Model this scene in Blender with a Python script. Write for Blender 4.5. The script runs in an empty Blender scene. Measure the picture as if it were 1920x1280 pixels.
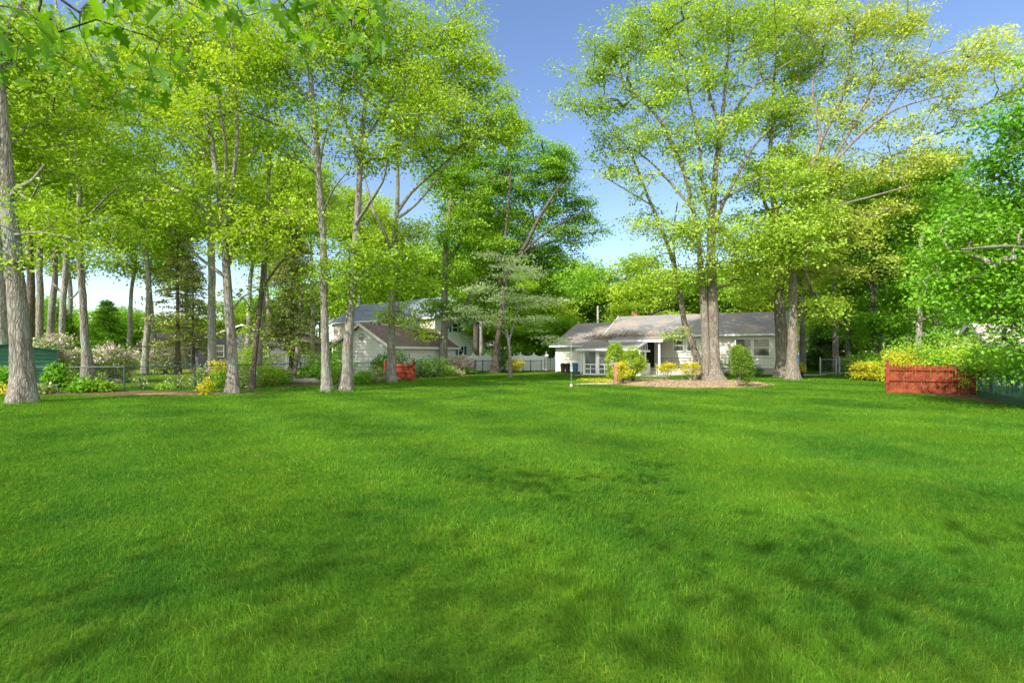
import bpy, math, random
import numpy as np
from mathutils import Vector

# ------------------------------------------------------------------ camera, sky, sun, exposure
S = bpy.context.scene
COL = S.collection
CAM_H, HOR = 1.6, 660.0
cam_data = bpy.data.cameras.new("camera")
cam = bpy.data.objects.new("camera", cam_data)
COL.objects.link(cam)
cam.location = (0, 0, CAM_H)
cam.rotation_euler = (math.radians(90), 0, 0)
cam_data.sensor_width = 36.0
cam_data.lens = 18.0
cam_data.shift_y = (HOR - 640.0) / 1920.0
cam_data.clip_start = 0.05
cam_data.clip_end = 3000.0
S.camera = cam

SUN_EL = math.radians(40.0)
SUN_AZ = math.atan2(-0.65, -0.76)          # compass angle of the sun, from +Y towards +X
to_sun = Vector((math.sin(SUN_AZ) * math.cos(SUN_EL), math.cos(SUN_AZ) * math.cos(SUN_EL), math.sin(SUN_EL)))
sun_data = bpy.data.lights.new("sun", 'SUN')
sun_data.energy = 3.9
sun_data.angle = math.radians(0.55)
sun_data.color = (1.0, 0.95, 0.86)
sun = bpy.data.objects.new("sun", sun_data)
COL.objects.link(sun)
sun.rotation_euler = to_sun.to_track_quat('Z', 'Y').to_euler()
sun.location = to_sun * 80

FILL_CLOUD = 11.0
world = bpy.data.worlds.new("World")
S.world = world
world.use_nodes = True
wn = world.node_tree
for n in list(wn.nodes):
    wn.nodes.remove(n)
sky = wn.nodes.new("ShaderNodeTexSky")
sky.sky_type = 'NISHITA'
sky.sun_disc = False
sky.sun_elevation = SUN_EL
sky.sun_rotation = SUN_AZ
sky.air_density = 1.0
sky.dust_density = 0.0
sky.ozone_density = 1.6
bg = wn.nodes.new("ShaderNodeBackground")
bg.inputs[1].default_value = 0.125
wo = wn.nodes.new("ShaderNodeOutputWorld")
hs = wn.nodes.new("ShaderNodeHueSaturation")
hs.inputs["Hue"].default_value = 0.507
hs.inputs["Saturation"].default_value = 1.06
wn.links.new(sky.outputs[0], hs.inputs["Color"])
# unseen bright cloud added for fill overhead and behind; sky in front is clear
def wmath(op, a, b=None, c=None):
    n = wn.nodes.new("ShaderNodeMath"); n.operation = op
    for i, v in enumerate((a, b, c)):
        if v is None: continue
        if isinstance(v, (int, float)): n.inputs[i].default_value = v
        else: wn.links.new(v, n.inputs[i])
    return n.outputs[0]
def wstep(v, lo, hi):
    n = wn.nodes.new("ShaderNodeMapRange"); n.interpolation_type = 'SMOOTHSTEP'
    wn.links.new(v, n.inputs[0]); n.inputs[1].default_value = lo; n.inputs[2].default_value = hi
    return n.outputs[0]
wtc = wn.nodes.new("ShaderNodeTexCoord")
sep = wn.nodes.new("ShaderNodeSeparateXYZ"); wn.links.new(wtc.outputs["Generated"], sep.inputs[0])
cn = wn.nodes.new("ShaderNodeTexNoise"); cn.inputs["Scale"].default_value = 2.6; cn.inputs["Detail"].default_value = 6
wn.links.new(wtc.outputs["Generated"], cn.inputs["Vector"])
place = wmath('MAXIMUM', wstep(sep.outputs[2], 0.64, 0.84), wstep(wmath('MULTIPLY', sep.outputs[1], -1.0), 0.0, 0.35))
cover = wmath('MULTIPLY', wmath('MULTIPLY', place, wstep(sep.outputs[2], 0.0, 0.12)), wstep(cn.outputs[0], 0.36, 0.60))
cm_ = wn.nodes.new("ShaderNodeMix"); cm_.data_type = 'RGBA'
wn.links.new(cover, cm_.inputs[0]); wn.links.new(hs.outputs[0], cm_.inputs[6]); cm_.inputs[7].default_value = (FILL_CLOUD, FILL_CLOUD * 0.98, FILL_CLOUD * 0.95, 1)
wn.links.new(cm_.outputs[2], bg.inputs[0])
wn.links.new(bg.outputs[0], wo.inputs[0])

S.view_settings.view_transform = 'Standard'
S.view_settings.look = 'None'
S.view_settings.exposure = 0.95
S.cycles.use_denoising = True
S.cycles.denoiser = 'OPENIMAGEDENOISE'
S.cycles.denoising_input_passes = 'RGB_ALBEDO_NORMAL'
S.cycles.denoising_prefilter = 'ACCURATE'
S.render.filter_size = 1.05
S.view_settings.gamma = 1.0
S.render.engine = 'CYCLES'
S.cycles.max_bounces = 12
S.cycles.diffuse_bounces = 8
S.cycles.transmission_bounces = 8
S.cycles.transparent_max_bounces = 8
S.cycles.glossy_bounces = 2
S.cycles.caustics_reflective = False
S.cycles.caustics_refractive = False
S.cycles.sample_clamp_indirect = 8.0

# ------------------------------------------------------------------ helpers
def P(px, py, d):
    """world point that stands at depth d in the direction of photo pixel (px, py)"""
    return Vector(((px - 960.0) / 960.0 * d, d, CAM_H - (py - HOR) / 960.0 * d))

def G(px, py):
    return P(px, py, CAM_H * 960.0 / (py - HOR))

def base_at(px, d):
    return Vector(((px - 960.0) / 960.0 * d, d, 0.0))

def tag(o, label=None, cat=None, group=None, kind=None):
    if label: o["label"] = label
    if cat: o["category"] = cat
    if group: o["group"] = group
    if kind: o["kind"] = kind
    return o

def empty(name, loc=(0, 0, 0), rz=0.0):
    o = bpy.data.objects.new(name, None)
    o.location = loc
    o.rotation_euler = (0, 0, rz)
    o.empty_display_size = 0.2
    COL.objects.link(o)
    return o

def link(name, me, mat, parent=None, loc=None):
    o = bpy.data.objects.new(name, me)
    if mat is not None and len(me.materials) == 0:
        me.materials.append(mat)
    COL.objects.link(o)
    if parent is not None:
        o.parent = parent
    if loc is not None:
        o.location = loc
    return o

def np_mesh(name, verts, faces, smooth=False, tint=None):
    verts = np.asarray(verts, dtype=np.float32)
    faces = np.asarray(faces, dtype=np.int32)
    k = faces.shape[1]
    me = bpy.data.meshes.new(name)
    me.vertices.add(len(verts))
    me.vertices.foreach_set("co", verts.ravel())
    me.loops.add(faces.size)
    me.loops.foreach_set("vertex_index", faces.ravel())
    me.polygons.add(len(faces))
    me.polygons.foreach_set("loop_start", np.arange(0, faces.size, k, dtype=np.int32))
    me.polygons.foreach_set("use_smooth", np.full(len(faces), smooth, dtype=bool))
    me.update(calc_edges=True)
    if tint is not None:
        a = me.attributes.new("tint", 'FLOAT', 'POINT')
        a.data.foreach_set("value", np.asarray(tint, dtype=np.float32))
    return me

class MB:
    """collects boxes, bars, slabs and prisms, and links them as one mesh object"""
    def __init__(self):
        self.v, self.f = [], []
    def add(self, vs, fs):
        n = len(self.v)
        self.v += [tuple(p) for p in vs]
        self.f += [tuple(i + n for i in f) for f in fs]
        return self
    def box(self, x0, y0, z0, x1, y1, z1):
        vs = [(x0, y0, z0), (x1, y0, z0), (x1, y1, z0), (x0, y1, z0), (x0, y0, z1), (x1, y0, z1), (x1, y1, z1), (x0, y1, z1)]
        return self.add(vs, [(0, 3, 2, 1), (4, 5, 6, 7), (0, 1, 5, 4), (1, 2, 6, 5), (2, 3, 7, 6), (3, 0, 4, 7)])
    def bar(self, a, b, w, h=None, up=(0, 0, 1)):
        """a straight bar of w (sideways) by h (upwards) from a to b"""
        h = h or w
        a, b, up = Vector(a), Vector(b), Vector(up)
        t = (b - a).normalized()
        s = t.cross(up)
        if s.length < 1e-4: s = t.cross(Vector((1, 0, 0)))
        s.normalize(); u = s.cross(t)
        s, u = s * w / 2, u * h / 2
        vs = [a - s - u, a + s - u, a + s + u, a - s + u, b - s - u, b + s - u, b + s + u, b - s + u]
        return self.add(vs, [(0, 1, 2, 3), (7, 6, 5, 4), (0, 4, 5, 1), (1, 5, 6, 2), (2, 6, 7, 3), (3, 7, 4, 0)])
    def tube(self, pts, rad, n=8):
        pts = [Vector(p) for p in pts]
        rads = rad if isinstance(rad, (list, tuple)) else [rad] * len(pts)
        base = len(self.v)
        for i, p in enumerate(pts):
            t = (pts[min(i + 1, len(pts) - 1)] - pts[max(i - 1, 0)]).normalized()
            ref = Vector((0, 0, 1)) if abs(t.z) < 0.9 else Vector((1, 0, 0))
            s = t.cross(ref).normalized(); u = s.cross(t)
            for k in range(n):
                a = 2 * math.pi * k / n
                self.v.append(tuple(p + (s * math.cos(a) + u * math.sin(a)) * rads[i]))
        for i in range(len(pts) - 1):
            for k in range(n):
                a0, a1 = base + i * n + k, base + i * n + (k + 1) % n
                self.f.append((a0, a1, a1 + n, a0 + n))
        self.f.append(tuple(base + k for k in reversed(range(n))))
        self.f.append(tuple(base + (len(pts) - 1) * n + k for k in range(n)))
        return self
    def slab(self, quad, th):
        """a flat slab below four coplanar top corners"""
        q = [Vector(p) for p in quad]
        n = (q[1] - q[0]).cross(q[3] - q[0]).normalized()
        if n.z < 0: q = q[::-1]; n = -n
        lo = [p - n * th for p in q]
        return self.add(q + lo, [(0, 1, 2, 3), (7, 6, 5, 4), (0, 4, 5, 1), (1, 5, 6, 2), (2, 6, 7, 3), (3, 7, 4, 0)])
    def prism(self, poly, depth):
        """poly: ccw points (3D, planar), extruded along depth vector"""
        d = Vector(depth); n = len(poly)
        a = [Vector(p) for p in poly]; b = [p + d for p in a]
        return self.add(a + b, [tuple(range(n)), tuple(reversed(range(n, 2 * n)))] +
                        [(i, i + n, (i + 1) % n + n, (i + 1) % n) for i in range(n)])
    def build(self, name, mat, parent=None, smooth=False, bevel=0.0):
        me = bpy.data.meshes.new(name)
        me.from_pydata(self.v, [], self.f)
        me.update()
        import bmesh
        bm = bmesh.new(); bm.from_mesh(me)
        bmesh.ops.recalc_face_normals(bm, faces=bm.faces)
        bm.to_mesh(me); bm.free()
        if smooth:
            me.polygons.foreach_set("use_smooth", [True] * len(me.polygons))
        o = link(name, me, mat, parent)
        if bevel:
            m = o.modifiers.new("bevel", 'BEVEL'); m.width = bevel; m.segments = 2; m.limit_method = 'ANGLE'
        return o

# ------------------------------------------------------------------ materials
def new_mat(name):
    m = bpy.data.materials.new(name)
    m.use_nodes = True
    nt = m.node_tree
    for n in list(nt.nodes): nt.nodes.remove(n)
    out = nt.nodes.new("ShaderNodeOutputMaterial")
    return m, nt, out

def noise(nt, scale, detail=4.0, vec=None, rough=0.55):
    n = nt.nodes.new("ShaderNodeTexNoise")
    n.inputs["Scale"].default_value = scale
    n.inputs["Detail"].default_value = detail
    n.inputs["Roughness"].default_value = rough
    if vec is not None: nt.links.new(vec, n.inputs["Vector"])
    return n.outputs[0]

def ramp(nt, fac, stops):
    r = nt.nodes.new("ShaderNodeValToRGB")
    el = r.color_ramp.elements
    while len(el) < len(stops): el.new(0.5)
    for e, (p, c) in zip(el, stops):
        e.position = p; e.color = (*c, 1.0)
    nt.links.new(fac, r.inputs[0])
    return r.outputs[0]

def mix(nt, fac, a, b, mode='MIX'):
    m = nt.nodes.new("ShaderNodeMix")
    m.data_type = 'RGBA'; m.blend_type = mode
    for sock, v in ((m.inputs[0], fac), (m.inputs[6], a), (m.inputs[7], b)):
        if isinstance(v, (int, float)): sock.default_value = v
        elif isinstance(v, (tuple, list)): sock.default_value = (*v[:3], 1.0)
        else: nt.links.new(v, sock)
    return m.outputs[2]

def coords(nt, which="Object", scale=(1, 1, 1)):
    t = nt.nodes.new("ShaderNodeTexCoord")
    mp = nt.nodes.new("ShaderNodeMapping")
    mp.inputs["Scale"].default_value = scale
    nt.links.new(t.outputs[which], mp.inputs[0])
    return mp.outputs[0]

def wpos(nt, scale=(1, 1, 1)):
    g = nt.nodes.new("ShaderNodeNewGeometry")
    mp = nt.nodes.new("ShaderNodeMapping")
    mp.inputs["Scale"].default_value = scale
    nt.links.new(g.outputs["Position"], mp.inputs[0])
    return mp.outputs[0]

def bump(nt, h, strength, dist):
    b = nt.nodes.new("ShaderNodeBump")
    b.inputs["Strength"].default_value = strength
    b.inputs["Distance"].default_value = dist
    nt.links.new(h, b.inputs["Height"])
    return b.outputs[0]

def plain(name, col, rough=0.6, var=0.12, scale=3.0, spec=0.3, metal=0.0, bmp=0.0):
    m, nt, out = new_mat(name)
    p = nt.nodes.new("ShaderNodeBsdfPrincipled")
    v = coords(nt)
    n = noise(nt, scale, 6.0, v, 0.65)
    lo = tuple(c * (1 - var * 1.6) for c in col); hi = tuple(min(1, c * (1 + var)) for c in col)
    c = ramp(nt, n, [(0.3, lo), (0.7, hi)])
    nt.links.new(c, p.inputs["Base Color"])
    p.inputs["Roughness"].default_value = rough
    p.inputs["Metallic"].default_value = metal
    p.inputs["Specular IOR Level"].default_value = spec
    if bmp:
        nt.links.new(bump(nt, noise(nt, scale * 12, 4, v), bmp, 0.02), p.inputs["Normal"])
    nt.links.new(p.outputs[0], out.inputs[0])
    return m

def leaf_mat(name, dark, light, trans=0.42, warm=(1.15, 1.12, 0.6), gloss=0.022):
    m, nt, out = new_mat(name)
    at = nt.nodes.new("ShaderNodeAttribute"); at.attribute_name = "tint"
    c = ramp(nt, at.outputs["Fac"], [(0.0, dark), (1.0, light)])
    d = nt.nodes.new("ShaderNodeBsdfDiffuse"); nt.links.new(c, d.inputs[0])
    t = nt.nodes.new("ShaderNodeBsdfTranslucent")
    nt.links.new(mix(nt, 1.0, c, warm, 'MULTIPLY'), t.inputs[0])
    s = nt.nodes.new("ShaderNodeMixShader"); s.inputs[0].default_value = trans
    nt.links.new(d.outputs[0], s.inputs[1]); nt.links.new(t.outputs[0], s.inputs[2])
    g = nt.nodes.new("ShaderNodeBsdfGlossy"); g.inputs["Roughness"].default_value = 0.45
    g.inputs[0].default_value = (0.9, 0.95, 0.85, 1)
    s2 = nt.nodes.new("ShaderNodeMixShader"); s2.inputs[0].default_value = gloss
    nt.links.new(s.outputs[0], s2.inputs[1]); nt.links.new(g.outputs[0], s2.inputs[2])
    nt.links.new(s2.outputs[0], out.inputs[0])
    return m

def bark_mat(name, dark, light, lichen=(0.36, 0.40, 0.36), zs=0.14, sc=15.0):
    m, nt, out = new_mat(name)
    v = wpos(nt, (1, 1, zs))
    n1 = noise(nt, sc, 6, v, 0.7)
    vor = nt.nodes.new("ShaderNodeTexVoronoi"); vor.feature = 'DISTANCE_TO_EDGE'
    vor.inputs["Scale"].default_value = sc * 1.3
    nt.links.new(v, vor.inputs["Vector"])
    c = ramp(nt, n1, [(0.32, dark), (0.62, light)])
    big = noise(nt, 1.1, 4, wpos(nt, (1, 1, 0.6)), 0.6)
    lf = ramp(nt, big, [(0.5, (0, 0, 0)), (0.68, (0.7, 0.7, 0.7))])
    c = mix(nt, lf, c, lichen)
    crack = ramp(nt, vor.outputs["Distance"], [(0.0, (0.42, 0.40, 0.38)), (0.2, (1, 1, 1))])
    c = mix(nt, 0.8, c, crack, 'MULTIPLY')
    p = nt.nodes.new("ShaderNodeBsdfPrincipled")
    nt.links.new(c, p.inputs["Base Color"])
    p.inputs["Roughness"].default_value = 0.9
    p.inputs["Specular IOR Level"].default_value = 0.15
    nt.links.new(bump(nt, mix(nt, 0.5, n1, crack), 0.9, 0.06), p.inputs["Normal"])
    nt.links.new(p.outputs[0], out.inputs[0])
    return m

def grass_mat(name, dark, light, yellow, blade=True):
    m, nt, out = new_mat(name)
    w = wpos(nt)
    big = noise(nt, 0.42, 5, w, 0.6)
    sm = noise(nt, 2.2, 4, w, 0.6)
    c = ramp(nt, big, [(0.38, dark), (0.60, light)])
    yf = ramp(nt, sm, [(0.5, (0, 0, 0)), (0.75, (0.55, 0.55, 0.55))])
    c = mix(nt, yf, c, yellow)
    if blade:
        at = nt.nodes.new("ShaderNodeAttribute"); at.attribute_name = "tint"
        c = mix(nt, 1.0, c, ramp(nt, at.outputs["Fac"], [(0.0, (0.55, 0.65, 0.6)), (0.66, (1.05, 1.05, 1.0)), (0.9, (1.5, 1.4, 1.15)), (0.97, (2.6, 1.7, 1.9))]), 'MULTIPLY')
    else:
        fine = noise(nt, 60, 3, w, 0.7)
        c = mix(nt, 1.0, c, ramp(nt, fine, [(0.3, (0.6, 0.65, 0.6)), (0.7, (1.25, 1.2, 1.2))]), 'MULTIPLY')
    d = nt.nodes.new("ShaderNodeBsdfDiffuse"); nt.links.new(c, d.inputs[0])
    if blade:
        t = nt.nodes.new("ShaderNodeBsdfTranslucent"); nt.links.new(c, t.inputs[0])
        s = nt.nodes.new("ShaderNodeMixShader"); s.inputs[0].default_value = 0.35
        nt.links.new(d.outputs[0], s.inputs[1]); nt.links.new(t.outputs[0], s.inputs[2])
        nt.links.new(s.outputs[0], out.inputs[0])
    else:
        nt.links.new(d.outputs[0], out.inputs[0])
    return m

def shingle_mat(name, col, stain, amount=0.5):
    m, nt, out = new_mat(name)
    v = coords(nt)
    br = nt.nodes.new("ShaderNodeTexBrick")
    br.inputs["Scale"].default_value = 1.0
    br.inputs["Brick Width"].default_value = 0.3; br.inputs["Row Height"].default_value = 0.16
    br.inputs["Mortar Size"].default_value = 0.012
    br.inputs["Color1"].default_value = (*[c * 0.85 for c in col], 1)
    br.inputs["Color2"].default_value = (*[c * 1.12 for c in col], 1)
    br.inputs["Mortar"].default_value = (*[c * 0.5 for c in col], 1)
    nt.links.new(v, br.inputs["Vector"])
    n = noise(nt, 0.7, 5, v, 0.65)
    f = ramp(nt, n, [(0.45, (0, 0, 0)), (0.7, (amount,) * 3)])
    c = mix(nt, f, br.outputs[0], stain)
    p = nt.nodes.new("ShaderNodeBsdfPrincipled")
    nt.links.new(c, p.inputs["Base Color"])
    p.inputs["Roughness"].default_value = 0.85
    p.inputs["Specular IOR Level"].default_value = 0.2
    nt.links.new(p.outputs[0], out.inputs[0])
    return m

def glass_mat(name, col=(0.02, 0.025, 0.025)):
    m, nt, out = new_mat(name)
    p = nt.nodes.new("ShaderNodeBsdfPrincipled")
    c = ramp(nt, noise(nt, 2.0, 3, coords(nt)), [(0.35, col), (0.7, tuple(x * 2.4 for x in col))])
    nt.links.new(c, p.inputs["Base Color"])
    p.inputs["Roughness"].default_value = 0.06
    p.inputs["Specular IOR Level"].default_value = 0.6
    nt.links.new(p.outputs[0], out.inputs[0])
    return m

M = {}
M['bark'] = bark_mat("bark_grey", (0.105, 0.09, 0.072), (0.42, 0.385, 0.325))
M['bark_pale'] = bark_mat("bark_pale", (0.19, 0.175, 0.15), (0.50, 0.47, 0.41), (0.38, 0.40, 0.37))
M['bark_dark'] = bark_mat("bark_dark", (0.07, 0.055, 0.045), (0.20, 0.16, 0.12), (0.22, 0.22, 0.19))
M['bark_brown'] = bark_mat("bark_brown", (0.10, 0.08, 0.06), (0.40, 0.345, 0.275), (0.29, 0.27, 0.22))
M['lime'] = leaf_mat("leaf_lime", (0.17, 0.34, 0.012), (0.50, 0.64, 0.045))
M['green'] = leaf_mat("leaf_green", (0.13, 0.31, 0.014), (0.37, 0.56, 0.04))
M['deep'] = leaf_mat("leaf_deep", (0.10, 0.29, 0.014), (0.33, 0.56, 0.04))
M['olive'] = leaf_mat("leaf_olive", (0.18, 0.33, 0.02), (0.48, 0.64, 0.07))
M['gold'] = leaf_mat("leaf_gold", (0.30, 0.39, 0.04), (0.64, 0.72, 0.14))
M['vivid'] = leaf_mat("leaf_vivid", (0.06, 0.25, 0.012), (0.30, 0.56, 0.03))
M['silver'] = leaf_mat("leaf_silver", (0.28, 0.44, 0.10), (0.88, 0.90, 0.68))
M['oakleaf'] = leaf_mat("leaf_oak", (0.06, 0.19, 0.006), (0.20, 0.38, 0.015), 0.5, gloss=0.02)
M['spruce'] = leaf_mat("needle_green", (0.13, 0.19, 0.04), (0.44, 0.46, 0.14), 0.15)
M['rhodo'] = leaf_mat("leaf_rhododendron", (0.10, 0.20, 0.025), (0.46, 0.52, 0.16), 0.2, gloss=0.1)
M['bloom'] = leaf_mat("petal_pink", (0.72, 0.48, 0.52), (0.92, 0.80, 0.78), 0.3, (1, 0.9, 0.9))
M['yellow'] = leaf_mat("leaf_yellow", (0.28, 0.33, 0.015), (0.80, 0.70, 0.04))
M['arbor'] = leaf_mat("leaf_arborvitae", (0.10, 0.24, 0.012), (0.42, 0.54, 0.03), 0.2)
M['hedge'] = leaf_mat("leaf_hedge_dark", (0.04, 0.12, 0.02), (0.17, 0.31, 0.05), 0.2)
M['russet'] = leaf_mat("leaf_russet", (0.22, 0.08, 0.06), (0.70, 0.55, 0.45), 0.25, (1, 0.85, 0.8))
M['chip'] = leaf_mat("chip_pale", (0.30, 0.205, 0.115), (0.54, 0.41, 0.26), 0.05)
M['arbor_dark'] = leaf_mat("leaf_arborvitae_dark", (0.05, 0.15, 0.012), (0.26, 0.38, 0.03), 0.2)
M['brownleaf'] = leaf_mat("leaf_fallen", (0.16, 0.09, 0.045), (0.45, 0.30, 0.16), 0.1)
M['lawn'] = grass_mat("lawn_ground", (0.045, 0.105, 0.010), (0.085, 0.165, 0.014), (0.13, 0.17, 0.02), False)
M['grass'] = grass_mat("grass_blade", (0.060, 0.180, 0.020), (0.118, 0.262, 0.020), (0.175, 0.285, 0.028), True)
M['sunlit_lawn'] = grass_mat("sunlit_lawn_ground", (0.13, 0.19, 0.02), (0.22, 0.27, 0.04), (0.28, 0.29, 0.07), False)  # lighter, yellower lawn copy: the neighbour yard's sunlight is put into its colour
M['mulch'] = plain("mulch_chips", (0.42, 0.30, 0.20), 0.95, 0.4, 9.0, 0.1, 0, 0.8)
M['soil'] = plain("bed_soil", (0.16, 0.10, 0.065), 0.95, 0.4, 6.0, 0.1, 0, 0.8)
M['brick'] = plain("brick_edge", (0.36, 0.20, 0.13), 0.9, 0.3, 5.0, 0.1, 0, 0.5)
M['stone'] = plain("stone_grey", (0.34, 0.31, 0.27), 0.9, 0.3, 6.0, 0.2, 0, 0.5)
M['concrete'] = plain("concrete_pale", (0.50, 0.46, 0.41), 0.9, 0.15, 2.0, 0.2)
M['cream'] = plain("siding_cream", (0.72, 0.69, 0.60), 0.6, 0.06, 1.2)
M['white'] = plain("paint_white", (0.80, 0.79, 0.76), 0.5, 0.04, 2.0)
M['vinyl'] = plain("vinyl_white", (0.80, 0.82, 0.85), 0.35, 0.03, 1.0)
M['roofgrey'] = shingle_mat("shingle_grey", (0.26, 0.25, 0.24), (0.38, 0.29, 0.20), 0.75)
M['roofbrown'] = shingle_mat("shingle_brown", (0.17, 0.125, 0.105), (0.27, 0.20, 0.165), 0.6)
M['roofblue'] = shingle_mat("shingle_slate", (0.17, 0.20, 0.26), (0.25, 0.28, 0.33), 0.4)
M['roofpink'] = shingle_mat("shingle_rose", (0.42, 0.34, 0.31), (0.34, 0.28, 0.25), 0.5)
M['roofrust'] = shingle_mat("shingle_rust", (0.30, 0.17, 0.11), (0.36, 0.24, 0.18), 0.5)
M['slate_siding'] = plain("siding_charcoal", (0.13, 0.125, 0.14), 0.7, 0.1, 1.5)
M['sage_siding'] = plain("siding_sage", (0.36, 0.40, 0.36), 0.7, 0.1, 1.5)
M['teal_siding'] = plain("siding_pale_teal", (0.46, 0.52, 0.48), 0.7, 0.1, 1.5)
M['blue_siding'] = plain("siding_blue", (0.05, 0.16, 0.36), 0.6, 0.1, 1.5)
M['shutter'] = plain("shutter_blue", (0.02, 0.13, 0.42), 0.5, 0.08, 3.0)
M['beige'] = plain("siding_beige", (0.66, 0.58, 0.48), 0.6, 0.06, 1.2)
M['red'] = plain("stain_red", (0.27, 0.052, 0.026), 0.75, 0.5, 4.0, 0.2)
M['shed'] = plain("metal_green", (0.02, 0.13, 0.065), 0.5, 0.12, 2.0, 0.4)
M['steel'] = plain("galvanised", (0.45, 0.47, 0.48), 0.45, 0.12, 6.0, 0.4, 0.5)
M['greensteel'] = plain("painted_fence_green", (0.05, 0.09, 0.08), 0.5, 0.12, 6.0, 0.4)
M['black'] = plain("plastic_black", (0.018, 0.018, 0.02), 0.45, 0.1, 3.0, 0.4)
M['blue'] = plain("plastic_blue", (0.07, 0.20, 0.42), 0.45, 0.1, 3.0, 0.4)
M['wood'] = plain("weathered_wood", (0.40, 0.20, 0.12), 0.85, 0.25, 5.0, 0.2)
M['pole'] = plain("pole_timber", (0.46, 0.42, 0.36), 0.85, 0.2, 4.0, 0.2)
M['glass'] = glass_mat("window_glass")
M['glass_pale'] = glass_mat("window_glass_curtain", (0.06, 0.065, 0.06))
M['screen'] = glass_mat("sunroom_glass", (0.10, 0.10, 0.10))

# privacy mesh: green netting one half sees through
def net_mat():
    m, nt, out = new_mat("privacy_netting")
    d = nt.nodes.new("ShaderNodeBsdfDiffuse")
    c = ramp(nt, noise(nt, 3.0, 5, wpos(nt), 0.65), [(0.3, (0.04, 0.15, 0.10)), (0.7, (0.16, 0.30, 0.25))])
    nt.links.new(c, d.inputs[0])
    t = nt.nodes.new("ShaderNodeBsdfTransparent")
    s = nt.nodes.new("ShaderNodeMixShader"); s.inputs[0].default_value = 0.30
    nt.links.new(d.outputs[0], s.inputs[1]); nt.links.new(t.outputs[0], s.inputs[2])
    nt.links.new(s.outputs[0], out.inputs[0])
    return m
M['net'] = net_mat()

# ------------------------------------------------------------------ ground
def sheet(name, pts, z, mat, kind="structure", label=None):
    me = bpy.data.meshes.new(name)
    me.from_pydata([(p[0], p[1], z) for p in pts], [], [tuple(range(len(pts)))])
    me.update()
    return tag(link(name, me, mat), label, None, None, kind)

def blob_ring(cx, cy, rx, ry, n=40, wob=0.06, seed=0, rot=0.0):
    r = random.Random(seed)
    ph = [r.uniform(0, 6.28) for _ in range(4)]
    out = []
    for i in range(n):
        a = 2 * math.pi * i / n
        k = 1 + wob * (math.sin(3 * a + ph[0]) + 0.6 * math.sin(5 * a + ph[1]) + 0.4 * math.sin(9 * a + ph[2]))
        x, y = rx * k * math.cos(a), ry * k * math.sin(a)
        out.append((cx + x * math.cos(rot) - y * math.sin(rot), cy + x * math.sin(rot) + y * math.cos(rot)))
    return out

sheet("lawn", [(-900, -300), (900, -300), (900, 1500), (-900, 1500)], 0.0, M['lawn'])
BEDS = []      # (cx, cy, rx, ry, rot): no grass grows here
def bed(name, cx, cy, rx, ry, mat, seed, rot=0.0, wob=0.06, z=0.004):
    BEDS.append((cx, cy, rx, ry, rot))
    return sheet(name, blob_ring(cx, cy, rx, ry, 48, wob, seed, rot), z, mat)
bed("mulch_bed", 9.0, 26.7, 4.0, 3.8, M['mulch'], 1)
bed("soil_bed", -15.2, 20.0, 5.6, 1.0, M['soil'], 2, 0.03)
bed("soil_bed", -10.6, 25.0, 4.0, 1.0, M['soil'], 12, 0.62)
bed("soil_bed", -6.0, 33.5, 4.2, 1.0, M['soil'], 13, 0.75)
bed("brick_path", -12.6, 19.6, 1.75, 0.55, M['brick'], 3, 0.06, 0.03, 0.008)
bed("soil_strip", 16.0, 16.0, 0.8, 4.2, M['soil'], 4, -0.08)
bed("stone_path", 4.6, 26.0, 1.5, 0.5, M['concrete'], 5, 0.2, 0.05)
bed("soil_bed", 22.8, 30.0, 2.2, 1.0, M['soil'], 6)
bed("soil_bed", 20.8, 36.0, 1.2, 0.9, M['concrete'], 7)
sheet("neighbour_lawn", [(-60, 22.5), (-20.5, 22.4), (-13.6, 24.4), (-11.6, 28.8), (-9.2, 33.5), (-12, 62), (-60, 70)], 0.004, M['sunlit_lawn'])
sheet("patio", [(3.9, 35.6), (9.4, 32.8), (12.3, 36.3), (8.0, 40.0)], 0.006, M['concrete'])

# ------------------------------------------------------------------ buildings
def siding(mb, p0, p1, z0, top, lap=0.24, out=0.055):
    """lap boards on the vertical plane p0-p1 (outer face right of p0->p1): top is a height, or a function of 0..1"""
    p0, p1 = Vector((*p0, 0)), Vector((*p1, 0))
    t = (p1 - p0); L = t.length; t.normalize()
    n = Vector((t.y, -t.x, 0))
    fn = top if callable(top) else (lambda s: top)
    N = 64
    ss = [i / N for i in range(N + 1)]
    zmax = max(fn(s) for s in ss)
    z = z0
    while z < zmax - 1e-3:
        z1 = min(z + lap, zmax)
        ok = [s for s in ss if fn(s) >= z + 0.5 * (z1 - z)]
        if ok:
            a, b = p0 + t * L * ok[0], p0 + t * L * ok[-1]
            if ok[0] > 0 or ok[-1] < 1:
                # fit the slanted ends of the boards
                pass
            lo0, lo1 = a + n * out, b + n * out
            mb.add([(lo0.x, lo0.y, z), (lo1.x, lo1.y, z), (b.x, b.y, z1), (a.x, a.y, z1),
                    (a.x, a.y, z), (b.x, b.y, z)],
                   [(0, 1, 2, 3), (4, 5, 1, 0)])
        z = z1
    return mb

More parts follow.
